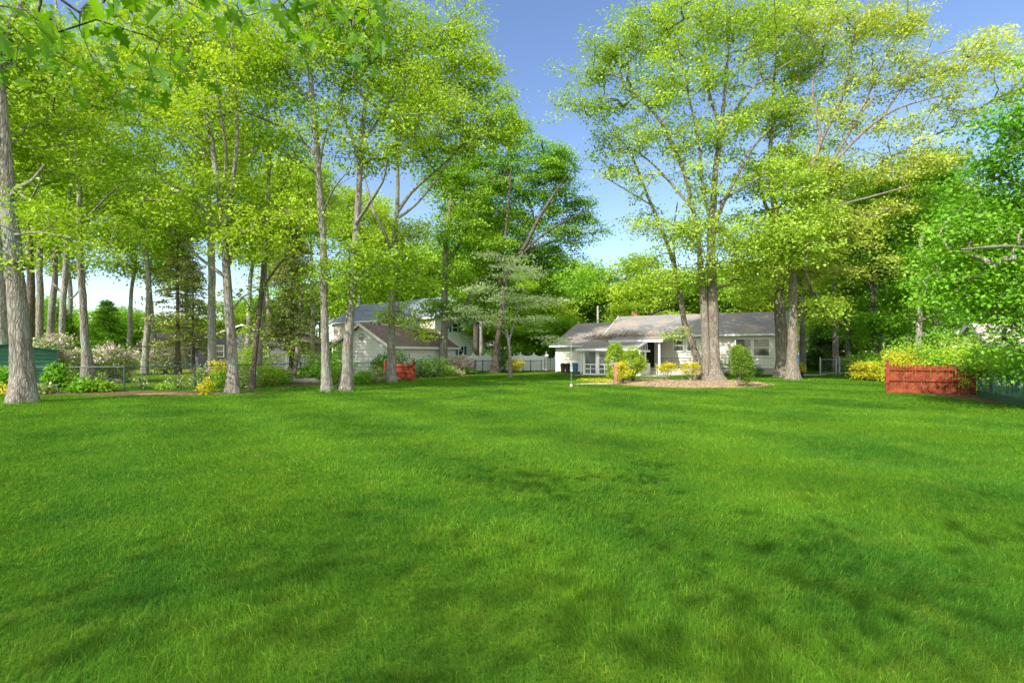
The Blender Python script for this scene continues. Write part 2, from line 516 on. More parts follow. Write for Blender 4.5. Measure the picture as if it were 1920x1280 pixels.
def window(parent, u, v, z0, w, h, frame_mat, pane_mat, bars=(1, 2), fr=0.07, name="window", depth=0.13):
    """a window on a wall that faces local -v; (u, z0) is its lower corner"""
    f = MB()
    f.box(u - fr, v - depth, z0 - fr, u + w + fr, v + 0.02, z0)
    f.box(u - fr, v - depth, z0 + h, u + w + fr, v + 0.02, z0 + h + fr)
    f.box(u - fr, v - depth, z0, u, v + 0.02, z0 + h)
    f.box(u + w, v - depth, z0, u + w + fr, v + 0.02, z0 + h)
    for i in range(1, bars[0]):
        x = u + w * i / bars[0]
        f.box(x - 0.022, v - depth * 0.8, z0, x + 0.022, v + 0.01, z0 + h)
    for i in range(1, bars[1]):
        z = z0 + h * i / bars[1]
        f.box(u, v - depth * 0.75, z - 0.025, u + w, v + 0.012, z + 0.025)
    fo = f.build(name, frame_mat, parent)
    MB().box(u + 0.001, v - 0.085, z0 + 0.001, u + w - 0.001, v + 0.004, z0 + h - 0.001).build("pane", pane_mat, fo)
    return fo

# ---- the cream ranch house (local u along its front, v to its back)
HO, HA = Vector((11.85, 40.63, 0)), math.radians(-28.0)
house = empty("ranch_house", HO, HA)
tag(house, "cream sided ranch house with grey shingle roof behind the mulch bed", "house")
mb = MB()
siding(mb, (0, 0), (8.8, 0), 0.45, 2.86)
siding(mb, (8.8, 0), (8.8, 8), 0.45, lambda s: 2.9 + 1.85 * (1 - abs(2 * s - 1)))
siding(mb, (8.8, 8), (-8.0, 8), 0.3, 2.86)
siding(mb, (-4.43, 8), (-4.43, 0), 0.45, lambda s: 2.9 + 1.85 * (1 - abs(2 * s - 1)))
siding(mb, (-4.4, -0.4), (0.02, -0.4), 0.1, 2.75)
mb.build("wall", M['cream'], house)
mb = MB()
mb.box(0.0, 0.03, 0.0, 8.77, 7.97, 0.45)
mb.build("foundation", M['concrete'], house)
mb = MB()
siding(mb, (-7.74, -3.1), (-4.0, -3.1), 0.06, 2.06)
siding(mb, (-7.74, 7.5), (-7.74, -3.1), 0.06, lambda s: min(2.1 + 0.29 * 10.6 * (1 - s), 2.1 + 0.6 * 10.6 * s))
mb.box(-7.76, -3.13, 0.0, -7.66, -3.0, 2.05)
wing = mb.build("garage_wing", M['cream'], house)
# roofs
mb = MB()
mb.slab([(-4.55, -0.45, 2.95), (9.1, -0.45, 2.95), (9.1, 4.0, 4.82), (-4.55, 4.0, 4.82)], 0.14)
mb.slab([(-4.55, 4.002, 4.82), (9.1, 4.002, 4.82), (9.1, 8.45, 2.95), (-4.55, 8.45, 2.95)], 0.14)
roof = mb.build("roof", M['roofgrey'], house)
mb = MB()
mb.box(-4.6, -0.53, 2.80, 9.12, -0.46, 2.93)
mb.bar((-4.6, -0.5, 2.92), (-4.6, 4.0, 4.80), 0.05, 0.16)
mb.bar((9.14, -0.5, 2.92), (9.14, 4.0, 4.80), 0.05, 0.16)
mb.build("fascia", M['white'], roof)
MB().box(-3.6, 4.6, 4.2, -3.1, 5.1, 5.25).build("chimney", M['roofrust'], roof)
mb = MB()
mb.tube([(-0.2, 4.4, 4.4), (-0.2, 4.4, 5.0)], 0.06, 8)
mb.build("vent_pipe", M['steel'], roof)
mb = MB()
mb.slab([(-8.1, -3.5, 2.12), (-3.1, -3.5, 2.12), (-3.1, 4.0, 4.3), (-8.6, 4.0, 4.3)], 0.13)
mb.slab([(-8.6, 4.002, 4.3), (-4.5, 4.002, 4.3), (-4.5, 8.2, 3.0), (-8.6, 8.2, 3.0)], 0.13)
wroof = mb.build("wing_roof", M['roofgrey'], house)
MB().box(-8.15, -3.58, 2.0, -4.6, -3.515, 2.12).build("gutter", M['white'], wroof)
# porch roof, posts, steps, rail, door
mb = MB()
mb.slab([(-3.09, -3.85, 2.50), (0.84, -3.85, 2.50), (0.84, -0.40, 2.985), (-3.09, -0.40, 2.985)], 0.10)
proof = mb.build("porch_roof", M['roofgrey'], house)
mb = MB()
mb.box(-3.1, -3.96, 2.33, 0.9, -3.86, 2.50)
mb.bar((0.88, -3.9, 2.44), (0.88, -0.47, 2.92), 0.06, 0.2)
mb.build("fascia", M['white'], proof)
mb = MB()
mb.box(0.55, -3.72, 0.0, 0.69, -3.58, 2.40)
mb.build("porch_post", M['white'], house)
mb = MB()
mb.box(-0.3, -3.5, 0.0, 3.2, -0.05, 0.42)
mb.box(-0.1, -3.9, 0.0, 0.5, -3.52, 0.22)
mb.build("porch_floor", M['concrete'], house)
mb = MB()
for i in range(26):
    x = 0.75 + i * 0.095
    mb.bar((x, -3.3, 0.44), (x, -3.3, 1.15), 0.018)
mb.bar((0.7, -3.3, 1.16), (3.2, -3.3, 1.16), 0.03)
mb.bar((0.7, -3.3, 0.50), (3.2, -3.3, 0.50), 0.025)
mb.bar((3.2, -3.3, 0.40), (3.2, -3.3, 1.2), 0.04)
mb.bar((3.2, -3.3, 1.16), (3.2, -0.1, 1.16), 0.03)
mb.build("porch_rail", M['black'], house)
door = MB().box(-1.35, -0.52, 0.42, -0.45, -0.44, 2.4).build("door", M['black'], house)
MB().box(-1.25, -0.545, 1.3, -0.55, -0.522, 2.3).build("pane", M['glass'], door)
# windows of the main front
for (u, w) in ((1.0, 0.68), (2.0, 0.68)):
    window(house, u, -0.002, 1.72, w, 0.80, M['white'], M['glass'], (1, 2), 0.10)
for (u, w) in ((5.45, 1.0), (6.65, 1.0)):
    window(house, u, -0.002, 1.35, w, 1.18, M['white'], M['glass_pale'], (1, 2), 0.09)
# sunroom
sr = []
mb = MB()
mb.box(-4.1, -6.74, 0.0, 0.0, -6.6, 0.10)
mb.box(-4.1, -6.74, 1.60, 0.0, -6.6, 1.78)
edges = [-4.1, -3.02, -1.98, -0.94, 0.0]
for e in edges:
    w = 0.13
    mb.box(e - (0.0 if e == -4.1 else w), -6.76, 0.101, e + (0.16 if e == -4.1 else (0 if e == 0 else w)), -6.59, 1.599)
mb.box(-4.1, -6.6, 0.0, -3.98, -3.12, 0.10)
mb.box(-4.1, -6.6, 1.60, -3.98, -3.12, 1.78)
mb.box(-4.1, -4.9, 0.101, -3.98, -4.7, 1.599)
mb.box(-0.1, -6.55, 0.0, 0.02, -3.9, 0.8)
mb.box(-0.1, -6.55, 1.60, 0.02, -3.9, 1.75)
mb.box(-0.1, -5.3, 0.801, 0.02, -5.1, 1.599)
sunroom = mb.build("sunroom", M['white'], house)
for a, b in zip(edges[:-1], edges[1:]):
    u0 = a + 0.17 if a == -4.1 else a + 0.14
    w = (b - 0.14 if b < -0.01 else b - 0.14) - u0
    f = MB()
    f.box(u0, -6.72, 0.70, u0 + w, -6.64, 0.77)
    f.box(u0, -6.72, 0.40, u0 + w, -6.64, 0.45)
    f.box(u0 + w / 2 - 0.03, -6.715, 0.11, u0 + w / 2 + 0.03, -6.645, 0.699)
    fo = f.build("sunroom_window", M['white'], house)
    MB().box(u0, -6.69, 0.102, u0 + w, -6.675, 1.598).build("pane", M['screen'], fo)
    c = MB()
    for k in (0.18, 0.55):
        c.box(u0 + w * k, -6.66, 0.78, u0 + w * (k + 0.22), -6.655, 1.58)
    c.build("curtain", M['white'], fo)
mb = MB()
mb.slab([(-4.45, -7.1, 1.84), (-0.25, -7.1, 1.84), (-0.25, -3.7, 2.40), (-4.45, -3.7, 2.40)], 0.08)
sroof = mb.build("sunroom_roof", M['roofgrey'], house)
mb = MB()
mb.box(-4.5, -7.2, 1.70, -0.2, -7.105, 1.84)
mb.bar((-0.21, -7.15, 1.79), (-0.21, -3.86, 2.33), 0.06, 0.15)
mb.tube([(-4.3, -7.15, 1.72), (-4.22, -6.95, 1.6), (-4.2, -6.84, 1.5), (-4.2, -6.84, 0.05)], 0.045, 6)
mb.build("gutter", M['white'], sroof)
for k in range(1, 5):
    MB().bar((-0.15, -6.6 + k * 0.62, 1.72), (-0.15, -6.6 + k * 0.62, 1.72 + 0.1 * k + 0.04), 0.05).build("truss_strut", M['white'], sroof)

# dry leaves lying in the roof valley
rg = np.random.default_rng(5)
def scatter_leaves(n, fpos, size, rg):
    c = fpos(n)
    a = rg.normal(size=(n, 3)); a[:, 2] *= 0.3; a /= np.linalg.norm(a, axis=1)[:, None]
    nn = np.array([0, 0, 1.0]) + rg.normal(size=(n, 3)) * 0.35
    w = np.cross(a, nn); w /= np.linalg.norm(w, axis=1)[:, None]
    L = size * rg.uniform(0.6, 1.4, n)[:, None]
    v = np.stack([c, c + a * L * 0.5 + w * L * 0.35, c + a * L, c + a * L * 0.5 - w * L * 0.35], 1)
    return v.reshape(-1, 3), np.arange(4 * n).reshape(n, 4), np.repeat(rg.uniform(0, 1, n), 4)
def valley(n):
    u = -3.6 + np.abs(rg.normal(size=n)) * 2.2 * rg.choice([-0.5, 1.0], n)
    v = -0.9 + rg.normal(size=n) * 0.75
    u = np.clip(u, -7, 0.7); v = np.clip(v, -3.3, 1.6)
    z_wing = 2.12 + (v + 3.5) * 0.2907
    z_porch = 2.50 + (v + 3.85) * 0.1406
    z_main = np.where(v > -0.45, 2.95 + (v + 0.45) * 0.4202, -9)
    z = np.maximum(np.where(u < -3.1, z_wing, z_porch), np.where(u > -4.5, z_main, -9)) + 0.02
    ca, sa = math.cos(HA), math.sin(HA)
    return np.stack([HO.x + u * ca - v * sa, HO.y + u * sa + v * ca, z], 1)
v_, f_, t_ = scatter_leaves(1500, valley, 0.10, rg)
lit = link("fallen_leaves", np_mesh("fallen_leaves", v_, f_, False, t_), M['brownleaf'])
tag(lit, "brown leaf litter gathered in the valley of the ranch house roof", "leaf litter", None, "stuff")

# ---- generic gabled house in its own frame
def gabled(name, origin, angle, L, W, eave, ridge, wall_m, roof_m, over=0.3, lap=0.24, trim=None, z0=0.0):
    """local x along the ridge (0..L), local y across (0..W), front long wall at y=0"""
    h = empty(name, origin, angle)
    mb = MB()
    gab = lambda s: eave + (ridge - eave) * (1 - abs(2 * s - 1))
    siding(mb, (0, 0), (L, 0), z0, eave, lap)
    siding(mb, (L, 0), (L, W), z0, gab, lap)
    siding(mb, (L, W), (0, W), z0, eave, lap)
    siding(mb, (0, W), (0, 0), z0, gab, lap)
    # solid backing just behind the boards
    mb.add([(0.004, 0.004, z0), (L - .004, 0.004, z0), (L - .004, W - .004, z0), (0.004, W - .004, z0),
            (0.004, 0.004, eave - .02), (L - .004, 0.004, eave - .02), (L - .004, W - .004, eave - .02), (0.004, W - .004, eave - .02),
            (0.004, W / 2, ridge - .04), (L - .004, W / 2, ridge - .04)],
           [(0, 1, 5, 4), (1, 2, 6, 9, 5), (2, 3, 7, 6), (3, 0, 4, 8, 7), (4, 5, 9, 8), (6, 7, 8, 9)])
    mb.build("wall", wall_m, h)
    k = (ridge - eave) / (W / 2)
    mb = MB()
    ez = eave - over * k + 0.06; rz = ridge + 0.06
    mb.slab([(-over, -over, ez), (L + over, -over, ez), (L + over, W / 2, rz), (-over, W / 2, rz)], 0.1)
    mb.slab([(-over, W / 2 + .002, rz), (L + over, W / 2 + .002, rz), (L + over, W + over, ez), (-over, W + over, ez)], 0.1)
    r = mb.build("roof", roof_m, h)
    if trim:
        mb = MB()
        mb.box(-over - 0.02, -over - 0.06, ez - 0.16, L + over + 0.02, -over - 0.005, ez - 0.01)
        for x in (-over - 0.03, L + over + 0.03):
            mb.bar((x, -over, ez - 0.06), (x, W / 2, rz - 0.06), 0.05, 0.16)
            mb.bar((x, W / 2, rz - 0.06), (x, W + over, ez - 0.06), 0.05, 0.16)
        mb.build("fascia", trim, r)
    return h

def side_window(parent, x, y, z0, w, h, frame_mat, pane_mat, shutters=None, side=-1, bars=(1, 2), axis='x'):
    """window on a gable end (a plane of constant local x) facing local side*x, or on the y=0 front"""
    if axis == 'y':
        fo = window(parent, x, y - 0.02, z0, w, h, frame_mat, pane_mat, bars, 0.08)
        if shutters:
            for dx in (-0.46, w + 0.14):
                MB().box(x + dx, y - 0.10, z0 - 0.06, x + dx + 0.32, y - 0.025, z0 + h + 0.06).build("shutter", shutters, parent)
        return fo
    f = MB(); fr = 0.08
    xa, xb = sorted((x + side * 0.02, x + side * 0.12))
    f.box(xa, y - fr, z0 - fr, xb, y + w + fr, z0); f.box(xa, y - fr, z0 + h, xb, y + w + fr, z0 + h + fr)
    f.box(xa, y - fr, z0, xb, y, z0 + h); f.box(xa, y + w, z0, xb, y + w + fr, z0 + h)
    f.box(xa, y, z0 + h / 2 - 0.025, xb - 0.01, y + w, z0 + h / 2 + 0.025)
    fo = f.build("window", frame_mat, parent)
    xa, xb = sorted((x + side * 0.021, x + side * 0.09))
    MB().box(xa, y, z0, xb, y + w, z0 + h).build("pane", pane_mat, fo)
    if shutters:
        xa, xb = sorted((x + side * 0.021, x + side * 0.10))
        for dy in (-0.46, w + 0.14):
            MB().box(xa, y + dy, z0 - 0.06, xb, y + dy + 0.32, z0 + h + 0.06).build("shutter", shutters, parent)
    return fo

# white garage with brown roof: ridge runs along (.39,.92); gable end towards the viewer
ga = math.atan2(0.92, 0.39)
GA = Vector((-7.98, 33.0, 0))
gw = 4.2
left = Vector((-math.sin(ga), math.cos(ga), 0))
garage = gabled("garage", GA, ga, 8.7, gw, 2.12, 3.42, M['white'], M['roofbrown'], 0.32, 0.22, M['white'])
tag(garage, "small white sided garage with a brown shingle roof behind the short red fence", "garage")
mb = MB()
mb.tube([(-0.03, gw / 2, 2.62), (-0.05, gw / 2, 2.62)], 0.26, 16)
mb.build("gable_vent", M['stone'], garage)

# two-storey house with blue shutters
K = Vector((-7.55, 50.0, 0)); ka = math.atan2(10.0, -13.0) + math.pi      # local x runs from far end to K
kx = Vector((math.cos(ka), math.sin(ka), 0))
LH = 17.0
TH = K - kx * LH
two = gabled("two_storey_house", TH, ka, LH, 7.6, 5.15, 7.4, M['beige'], M['roofblue'], 0.3, 0.2, M['white'])
tag(two, "two storey house with blue shutters and a slate coloured roof behind the garage", "house")
for x in (LH - 3.4, LH - 9.5, LH - 13.2):
    side_window(two, x, 0, 3.75, 0.75, 1.0, M['white'], M['glass_pale'], M['shutter'], axis='y')
for (y, z) in ((2.4, 3.7), (3.3, 1.35)):
    side_window(two, LH, y, z, 0.7, 0.8, M['white'], M['glass'], M['shutter'], side=1)
mb = MB()
siding(mb, (LH + 0.03, 0.01), (LH + 0.03, 7.59), 0, lambda s: 5.05 + 2.25 * (1 - abs(2 * s - 1)), 0.2)
mb.box(LH + 0.0, -0.06, 0, LH + 0.09, 0.03, 5.0)
mb.build("gable_wall", M['vinyl'], two)
for yy in (5.6,):
    mb = MB(); mb.tube([(LH + 0.12, yy, 0.0), (LH + 0.12, yy, 5.6)], 0.03, 6); mb.build("downpipe", M['greensteel'], two)

# charcoal house at far side of the neighbour's yard
ch = gabled("charcoal_house", Vector((-21.9, 61.0, 0)), -math.pi / 2, 12.0, 8.8, 2.7, 4.25, M['slate_siding'], M['roofbrown'], 0.35, 0.22, M['white'])
# local x points to -Y, so the gable end at x=12 stands nearest
ch.location = base_at(535, 50.0) + Vector((0, 12.0, 0))
ch.rotation_euler = (0, 0, -math.pi / 2)
ch.location.x = base_at(372, 50).x
ch.rotation_euler = (0, 0, -math.pi / 2)
tag(ch, "dark charcoal sided house with a brown roof beyond the wire fence", "house")
for yy in (1.6, 5.9):
    side_window(ch, 12.0, yy, 1.2, 0.9, 1.0, M['white'], M['glass'], None, side=1)
ch2 = gabled("brown_roofed_house", base_at(262, 54.0), 0.0, 6.2, 6.0, 2.2, 3.7, M['slate_siding'], M['roofbrown'], 0.35, 0.22, M['stone'])
tag(ch2, "low dark house with a brown roof half hidden by the rhododendrons", "house")
side_window(ch2, 4.6, 0, 0.4, 0.9, 1.7, M['white'], M['glass'], None, axis='y')

# tan house seen over the white fence
tan = gabled("rust_roofed_house", base_at(898, 62.0), 0.05, 9.6, 6.5, 2.3, 3.35, M['teal_siding'], M['roofrust'], 0.4, 0.2, M['white'])
tag(tan, "low house with rust coloured roof seen over the white fence", "house")
for x, w in ((1.0, 0.9), (2.7, 1.5), (5.0, 0.8), (8.3, 0.9)):
    side_window(tan, x, 0, 0.9, w, 1.0, M['white'], M['glass'], None, axis='y', bars=(2, 1))
mb = MB()
mb.prism([(0.3, -0.9, 2.25), (2.5, -0.9, 2.25), (1.4, -0.9, 3.1)], (0, 0.6, 0))
mb.box(0.4, -0.85, 0.0, 0.5, -0.75, 2.24); mb.box(2.3, -0.85, 0.0, 2.4, -0.75, 2.24)
mb.build("porch_gable", M['white'], tan)
# blue house behind
bl = gabled("blue_house", base_at(1478, 58.0), 0.0, 3.7, 6.0, 3.15, 4.3, M['blue_siding'], M['roofblue'], 0.35, 0.2, M['white'])
tag(bl, "blue house with white framed windows far behind the two big trunks", "house")
side_window(bl, 2.15, 0, 1.95, 0.9, 0.95, M['white'], M['glass_pale'], None, axis='y', bars=(2, 1))
side_window(bl, 2.15, 0, 0.75, 0.75, 0.55, M['white'], M['glass'], None, axis='y', bars=(1, 1))
MB().box(1.0, -0.08, 1.35, 3.72, -0.03, 1.75).build("trim_band", M['white'], bl)
# rose roofed outbuilding at the side fence
rr = gabled("rose_roofed_shed", base_at(1860, 24.5), math.radians(-20), 6.0, 3.5, 2.1, 3.0, M['sage_siding'], M['roofpink'], 0.2, 0.2, M['sage_siding'])
tag(rr, "sage green outbuilding with a pale rose roof behind the vine covered fence", "shed")
aw = MB()
aw.tube([(-0.4, 0.6, 1.78), (-0.4, 1.5, 1.98), (-0.4, 2.4, 1.78)], 0.12, 8)
aw.build("awning", M['white'], rr)

# green metal shed at the frame's edge
sh = empty("green_shed", base_at(107, 23.0), math.radians(42))
tag(sh, "dark green metal garden shed behind the thick oak trunk", "shed")
mb = MB()
xl, xr, pk = -4.8, 0.0, -1.59
zz = lambda s: 1.90 - abs((xl + (xr - xl) * s) - pk) * 0.155
siding(mb, (xl, 0), (xr, 0), 0.02, zz, 0.16, 0.035)
siding(mb, (xr, 0), (xr, 3.0), 0.02, zz(1), 0.16, 0.035)
mb.add([(xl, 0.02, 0), (xr, 0.02, 0), (xr, 0.02, zz(1)), (pk, 0.02, 1.90), (xl, 0.02, zz(0))], [(0, 1, 2, 3, 4)])
mb.build("wall", M['shed'], sh)
mb = MB()
mb.slab([(pk, -0.12, 1.96), (xr + 0.1, -0.12, zz(1) + 0.04), (xr + 0.1, 3.1, zz(1) + 0.04), (pk, 3.1, 1.96)], 0.05)
mb.slab([(xl - 0.1, -0.12, zz(0) + 0.04), (pk - .002, -0.12, 1.96), (pk - .002, 3.1, 1.96), (xl - 0.1, 3.1, zz(0) + 0.04)], 0.05)
mb.build("roof", M['shed'], sh)
for x in (xl + 0.03, xr - 0.03):
    MB().box(x - 0.04, -0.06, 0.0, x + 0.04, -0.04, zz(1) - 0.05 if x > -1 else zz(0) - 0.05).build("corner_trim", M['shed'], sh)

# ------------------------------------------------------------------ fences
def resample(pts, step):
    out = [Vector(pts[0])]
    for a, b in zip(pts[:-1], pts[1:]):
        a, b = Vector(a), Vector(b)
        n = max(1, round((b - a).length / step))
        for i in range(1, n + 1): out.append(a + (b - a) * i / n)
    return out

def wire_fence(name, pts, h, posts, label, group=None, mesh_step=0.085, post_m='steel', wire_r=0.0028, rail_r=0.022):
    pts = [Vector((p[0], p[1], 0)) for p in pts]
    f = empty(name, pts[0]); tag(f, label, "fence", group)
    o = pts[0]
    loc = [p - o for p in pts]
    mb = MB(); mb.tube([p + Vector((0, 0, h)) for p in loc], rail_r, 6)
    mb.build("top_rail", M[post_m], f)
    for p in posts:
        q = Vector((p[0], p[1], 0)) - o
        mb = MB(); mb.tube([q, q + Vector((0, 0, h + 0.06)), q + Vector((0, 0, h + 0.09))], [0.032, 0.032, 0.012], 8)
        mb.build("post", M[post_m], f)
    # woven wire: thin diagonal strands
    vs, fs = [], []
    for a, b in zip(loc[:-1], loc[1:]):
        L = (b - a).length; t = (b - a) / L
        nrm = Vector((t.y, -t.x, 0))
        k = -h
        while k < L:
            for sgn in (1, -1):
                s0, s1 = (k, k + h) if sgn > 0 else (k + h, k)
                z0, z1 = 0.04, h
                # clip along the section
                def clip(s0, z0, s1, z1):
                    if s0 > s1: s0, z0, s1, z1 = s1, z1, s0, z0
                    if s1 < 0 or s0 > L: return None
                    if s0 < 0: z0 += (z1 - z0) * (0 - s0) / (s1 - s0); s0 = 0
                    if s1 > L: z1 = z0 + (z1 - z0) * (L - s0) / (s1 - s0); s1 = L
                    return s0, z0, s1, z1
                c = clip(s0, z0, s1, z1)
                if c and c[2] - c[0] > 1e-3:
                    p, q = a + t * c[0] + Vector((0, 0, c[1])), a + t * c[2] + Vector((0, 0, c[3]))
                    d = (q - p).normalized(); w = d.cross(nrm).normalized() * wire_r; e = nrm * wire_r
                    n0 = len(vs)
                    for c0 in (p, q):
                        vs.extend([tuple(c0 + w), tuple(c0 - w * 0.5 + e), tuple(c0 - w * 0.5 - e)])
                    fs.extend([(n0, n0 + 1, n0 + 4, n0 + 3), (n0 + 1, n0 + 2, n0 + 5, n0 + 4), (n0 + 2, n0, n0 + 3, n0 + 5)])
            k += mesh_step
    me = bpy.data.meshes.new("wire_mesh"); me.from_pydata(vs, [], fs); me.update()
    link("wire_mesh", me, M[post_m], f)
    return f

F = [base_at(-120, 20.0), base_at(66, 20.4), base_at(108, 20.6), base_at(233, 21.0), base_at(365, 22.6), base_at(563, 27.5), base_at(716, 31.5)]
wire_fence("wire_fence", F, 1.0, F[1:], "chain link garden fence running from the green shed to the short red fence", post_m='greensteel')
F2 = [base_at(790, 33.0), base_at(823, 36.0), base_at(890, 40.0)]
wire_fence("wire_fence", F2, 0.95, F2, "short chain link fence behind the dark clipped bushes by the garage", post_m='greensteel')
F3 = [base_at(892, 41.0), base_at(905, 41.2), base_at(920, 41.4), base_at(981, 41.6), base_at(995, 41.5), base_at(1015, 41.4)]
wire_fence("wire_fence", F3, 0.9, [F3[0], F3[1], F3[3], F3[4], F3[5]], "low black wire fence standing before the white fence", post_m='black')

# black iron gate with a round lamp-like finial
gt = empty("iron_gate", base_at(1021, 41.2)); tag(gt, "narrow black iron gate standing open beside the white fence", "gate")
mb = MB()
for x in (0.0, 0.46): mb.bar((x, 0, 0), (x, 0, 1.08), 0.045)
mb.build("gate_post", M['black'], gt)
mb = MB()
mb.tube([(0, 0, 1.08), (0.08, 0, 1.16), (0.23, 0, 1.2), (0.38, 0, 1.16), (0.46, 0, 1.08)], 0.016, 6)
for i in range(1, 5): mb.bar((0.09 * i, 0, 0.1), (0.09 * i, 0, 1.1), 0.012)
mb.bar((0, 0, 0.1), (0.46, 0, 0.1), 0.02); mb.bar((0, 0, 0.95), (0.46, 0, 0.95), 0.02)
mb.build("gate_leaf", M['black'], gt)
mb = MB()
mb.tube([(0.2, 0, 1.2), (0.2, 0, 1.22), (0.2, 0, 1.30), (0.2, 0, 1.38), (0.2, 0, 1.42), (0.2, 0, 1.44)], [0.05, 0.1, 0.14, 0.12, 0.07, 0.01], 12)
mb.build("globe", M['white'], gt, True)

# white vinyl fence with scalloped top
vf = empty("vinyl_fence", base_at(868, 42.5)); tag(vf, "tall white vinyl fence with a scalloped top and capped posts", "fence")
vpx = [868, 888, 912, 938, 952, 976, 1001, 1024, 1040]
vd = [42.5, 42.8, 43.2, 43.6, 44.0, 44.0, 44.0, 44.0, 44.4]
vp = [base_at(x, d) - base_at(868, 42.5) for x, d in zip(vpx, vd)]
hh = [1.40] * 7 + [1.50, 1.15]
for i, p in enumerate(vp):
    h = hh[i] + 0.06
    mb = MB()
    mb.box(p.x - 0.065, p.y - 0.065, 0, p.x + 0.065, p.y + 0.065, h)
    mb.box(p.x - 0.085, p.y - 0.085, h, p.x + 0.085, p.y + 0.085, h + 0.03)
    mb.add([(p.x - 0.07, p.y - 0.07, h + 0.03), (p.x + 0.07, p.y - 0.07, h + 0.03), (p.x + 0.07, p.y + 0.07, h + 0.03), (p.x - 0.07, p.y + 0.07, h + 0.03), (p.x, p.y, h + 0.14)],
           [(0, 1, 4), (1, 2, 4), (2, 3, 4), (3, 0, 4)])
    mb.build("post", M['vinyl'], vf)
for i, (a, b) in enumerate(zip(vp[:-1], vp[1:])):
    t = (b - a).normalized(); L = (b - a).length
    n = Vector((t.y, -t.x, 0))
    mb = MB()
    h0 = min(hh[i], hh[i + 1])
    def q(s, z, o): 
        r = a + t * s + n * o
        return (r.x, r.y, z)
    s0, s1 = 0.068, L - 0.068
    # board panel, rails, scalloped lattice top
    nb = max(4, int((s1 - s0) / 0.15))
    for k in range(nb):
        x0 = s0 + (s1 - s0) * k / nb + 0.003; x1 = s0 + (s1 - s0) * (k + 1) / nb - 0.003
        mb.prism([q(x0, 0.08, 0.012), q(x1, 0.08, 0.012), q(x1, h0 - 0.38, 0.012), q(x0, h0 - 0.38, 0.012)], -n * 0.024)
    mb.prism([q(s0, h0 - 0.42, 0.03), q(s1, h0 - 0.42, 0.03), q(s1, h0 - 0.34, 0.03), q(s0, h0 - 0.34, 0.03)], -n * 0.06)
    mb.prism([q(s0, 0.04, 0.03), q(s1, 0.04, 0.03), q(s1, 0.12, 0.03), q(s0, 0.12, 0.03)], -n * 0.06)
    m_ = 10
    top = [q(s0 + (s1 - s0) * k / m_, h0 - 0.14 * math.sin(math.pi * k / m_), 0.02) for k in range(m_ + 1)]
    low = [q(s0 + (s1 - s0) * k / m_, h0 - 0.345, 0.02) for k in range(m_ + 1)]
    for k in range(m_):
        mb.prism([low[k], low[k + 1], top[k + 1], top[k]], -n * 0.035)
    mb.build("panel", M['vinyl'], vf)

# red picket fences
def picket_fence(a, b, h, label, n=16, post=0.11, gap=0.13):
    f = empty("picket_fence", a); tag(f, label, "fence")
    b = b - a
    t = b.normalized(); L = b.length; nrm = Vector((t.y, -t.x, 0))
    def q(s, z, o=0.0):
        r = t * s + nrm * o
        return (r.x, r.y, z)
    for s in (0.0, L):
        mb = MB()
        mb.bar(q(s, 0), q(s, h * 1.0 + 0.04), post, post, nrm)
        r = t * s
        mb.tube([(r.x, r.y, h + 0.04), (r.x, r.y, h + 0.06), (r.x, r.y, h + 0.1), (r.x, r.y, h + 0.15), (r.x, r.y, h + 0.19)], [0.045, 0.03, 0.055, 0.04, 0.005], 8)
        mb.build("post", M['red'], f)
    for z in (0.07, h * 0.46, h * 0.82):
        mb = MB()
        mb.bar(q(post / 2 + .002, z, 0.03), q(L - post / 2 - .002, z, 0.03), 0.05, 0.085)
        mb.build("rail", M['red'], f)
    rr_ = random.Random(n)
    w = (L - post) / n
    for i in range(n):
        s0 = post / 2 + i * w + w * gap / 2; s1 = post / 2 + (i + 1) * w - w * gap / 2
        hh_ = h * rr_.uniform(0.975, 1.01); z0 = rr_.uniform(0.02, 0.05)
        m_ = (s0 + s1) / 2
        tw = rr_.uniform(-0.006, 0.006)
        mb = MB()
        mb.prism([q(s0, z0, 0.0), q(s1, z0, 0.0), q(s1 + tw, hh_ - 0.12, 0.0), q(s1 - (s1 - s0) * .12 + tw, hh_ - 0.07, 0), q(m_ + tw, hh_, 0.0), q(s0 + (s1 - s0) * .12 + tw, hh_ - 0.07, 0), q(s0 + tw, hh_ - 0.12, 0.0)], -nrm * 0.02)
        mb.build("picket", M['red'], f)
    return f
picket_fence(base_at(1664, 20.2), base_at(1826, 18.9), 1.14, "long red stained picket fence panel by the vine covered netting", 27)
picket_fence(base_at(722, 30.0), base_at(776, 29.3), 0.98, "short orange red picket fence panel beside an oak trunk before the garage", 18)

# green netting fence
nf = empty("netting_fence", base_at(1836, 18.7)); tag(nf, "green privacy netting on posts with vines growing through it", "fence")
n0, n1 = base_at(1836, 18.7), base_at(1960, 14.0)
d_ = n1 - n0
t = d_.normalized()
for k in range(5):
    q = d_ * (k / 4.0)
    mb = MB(); mb.tube([q, q + Vector((0, 0, 1.32))], 0.035, 8); mb.build("post", M['greensteel'], nf)
mb = MB(); mb.tube([Vector((0, 0, 1.28)), d_ + Vector((0, 0, 1.28))], 0.022, 6); mb.build("top_rail", M['greensteel'], nf)
nn_ = Vector((t.y, -t.x, 0)) * 0.05
vs, fs = [], []
NX, NZ = 40, 10
rr_ = random.Random(3)
for i in range(NX + 1):
    for j in range(NZ + 1):
        p = d_ * (i / NX) + Vector((0, 0, 0.22 + 1.05 * j / NZ)) + nn_ * (1 + 0.5 * math.sin(i * 1.1 + j * .4) + rr_.uniform(-.2, .2))
        vs.append(tuple(p))
for i in range(NX):
    for j in range(NZ):
        a = i * (NZ + 1) + j
        fs.append((a, a + NZ + 1, a + NZ + 2, a + 1))
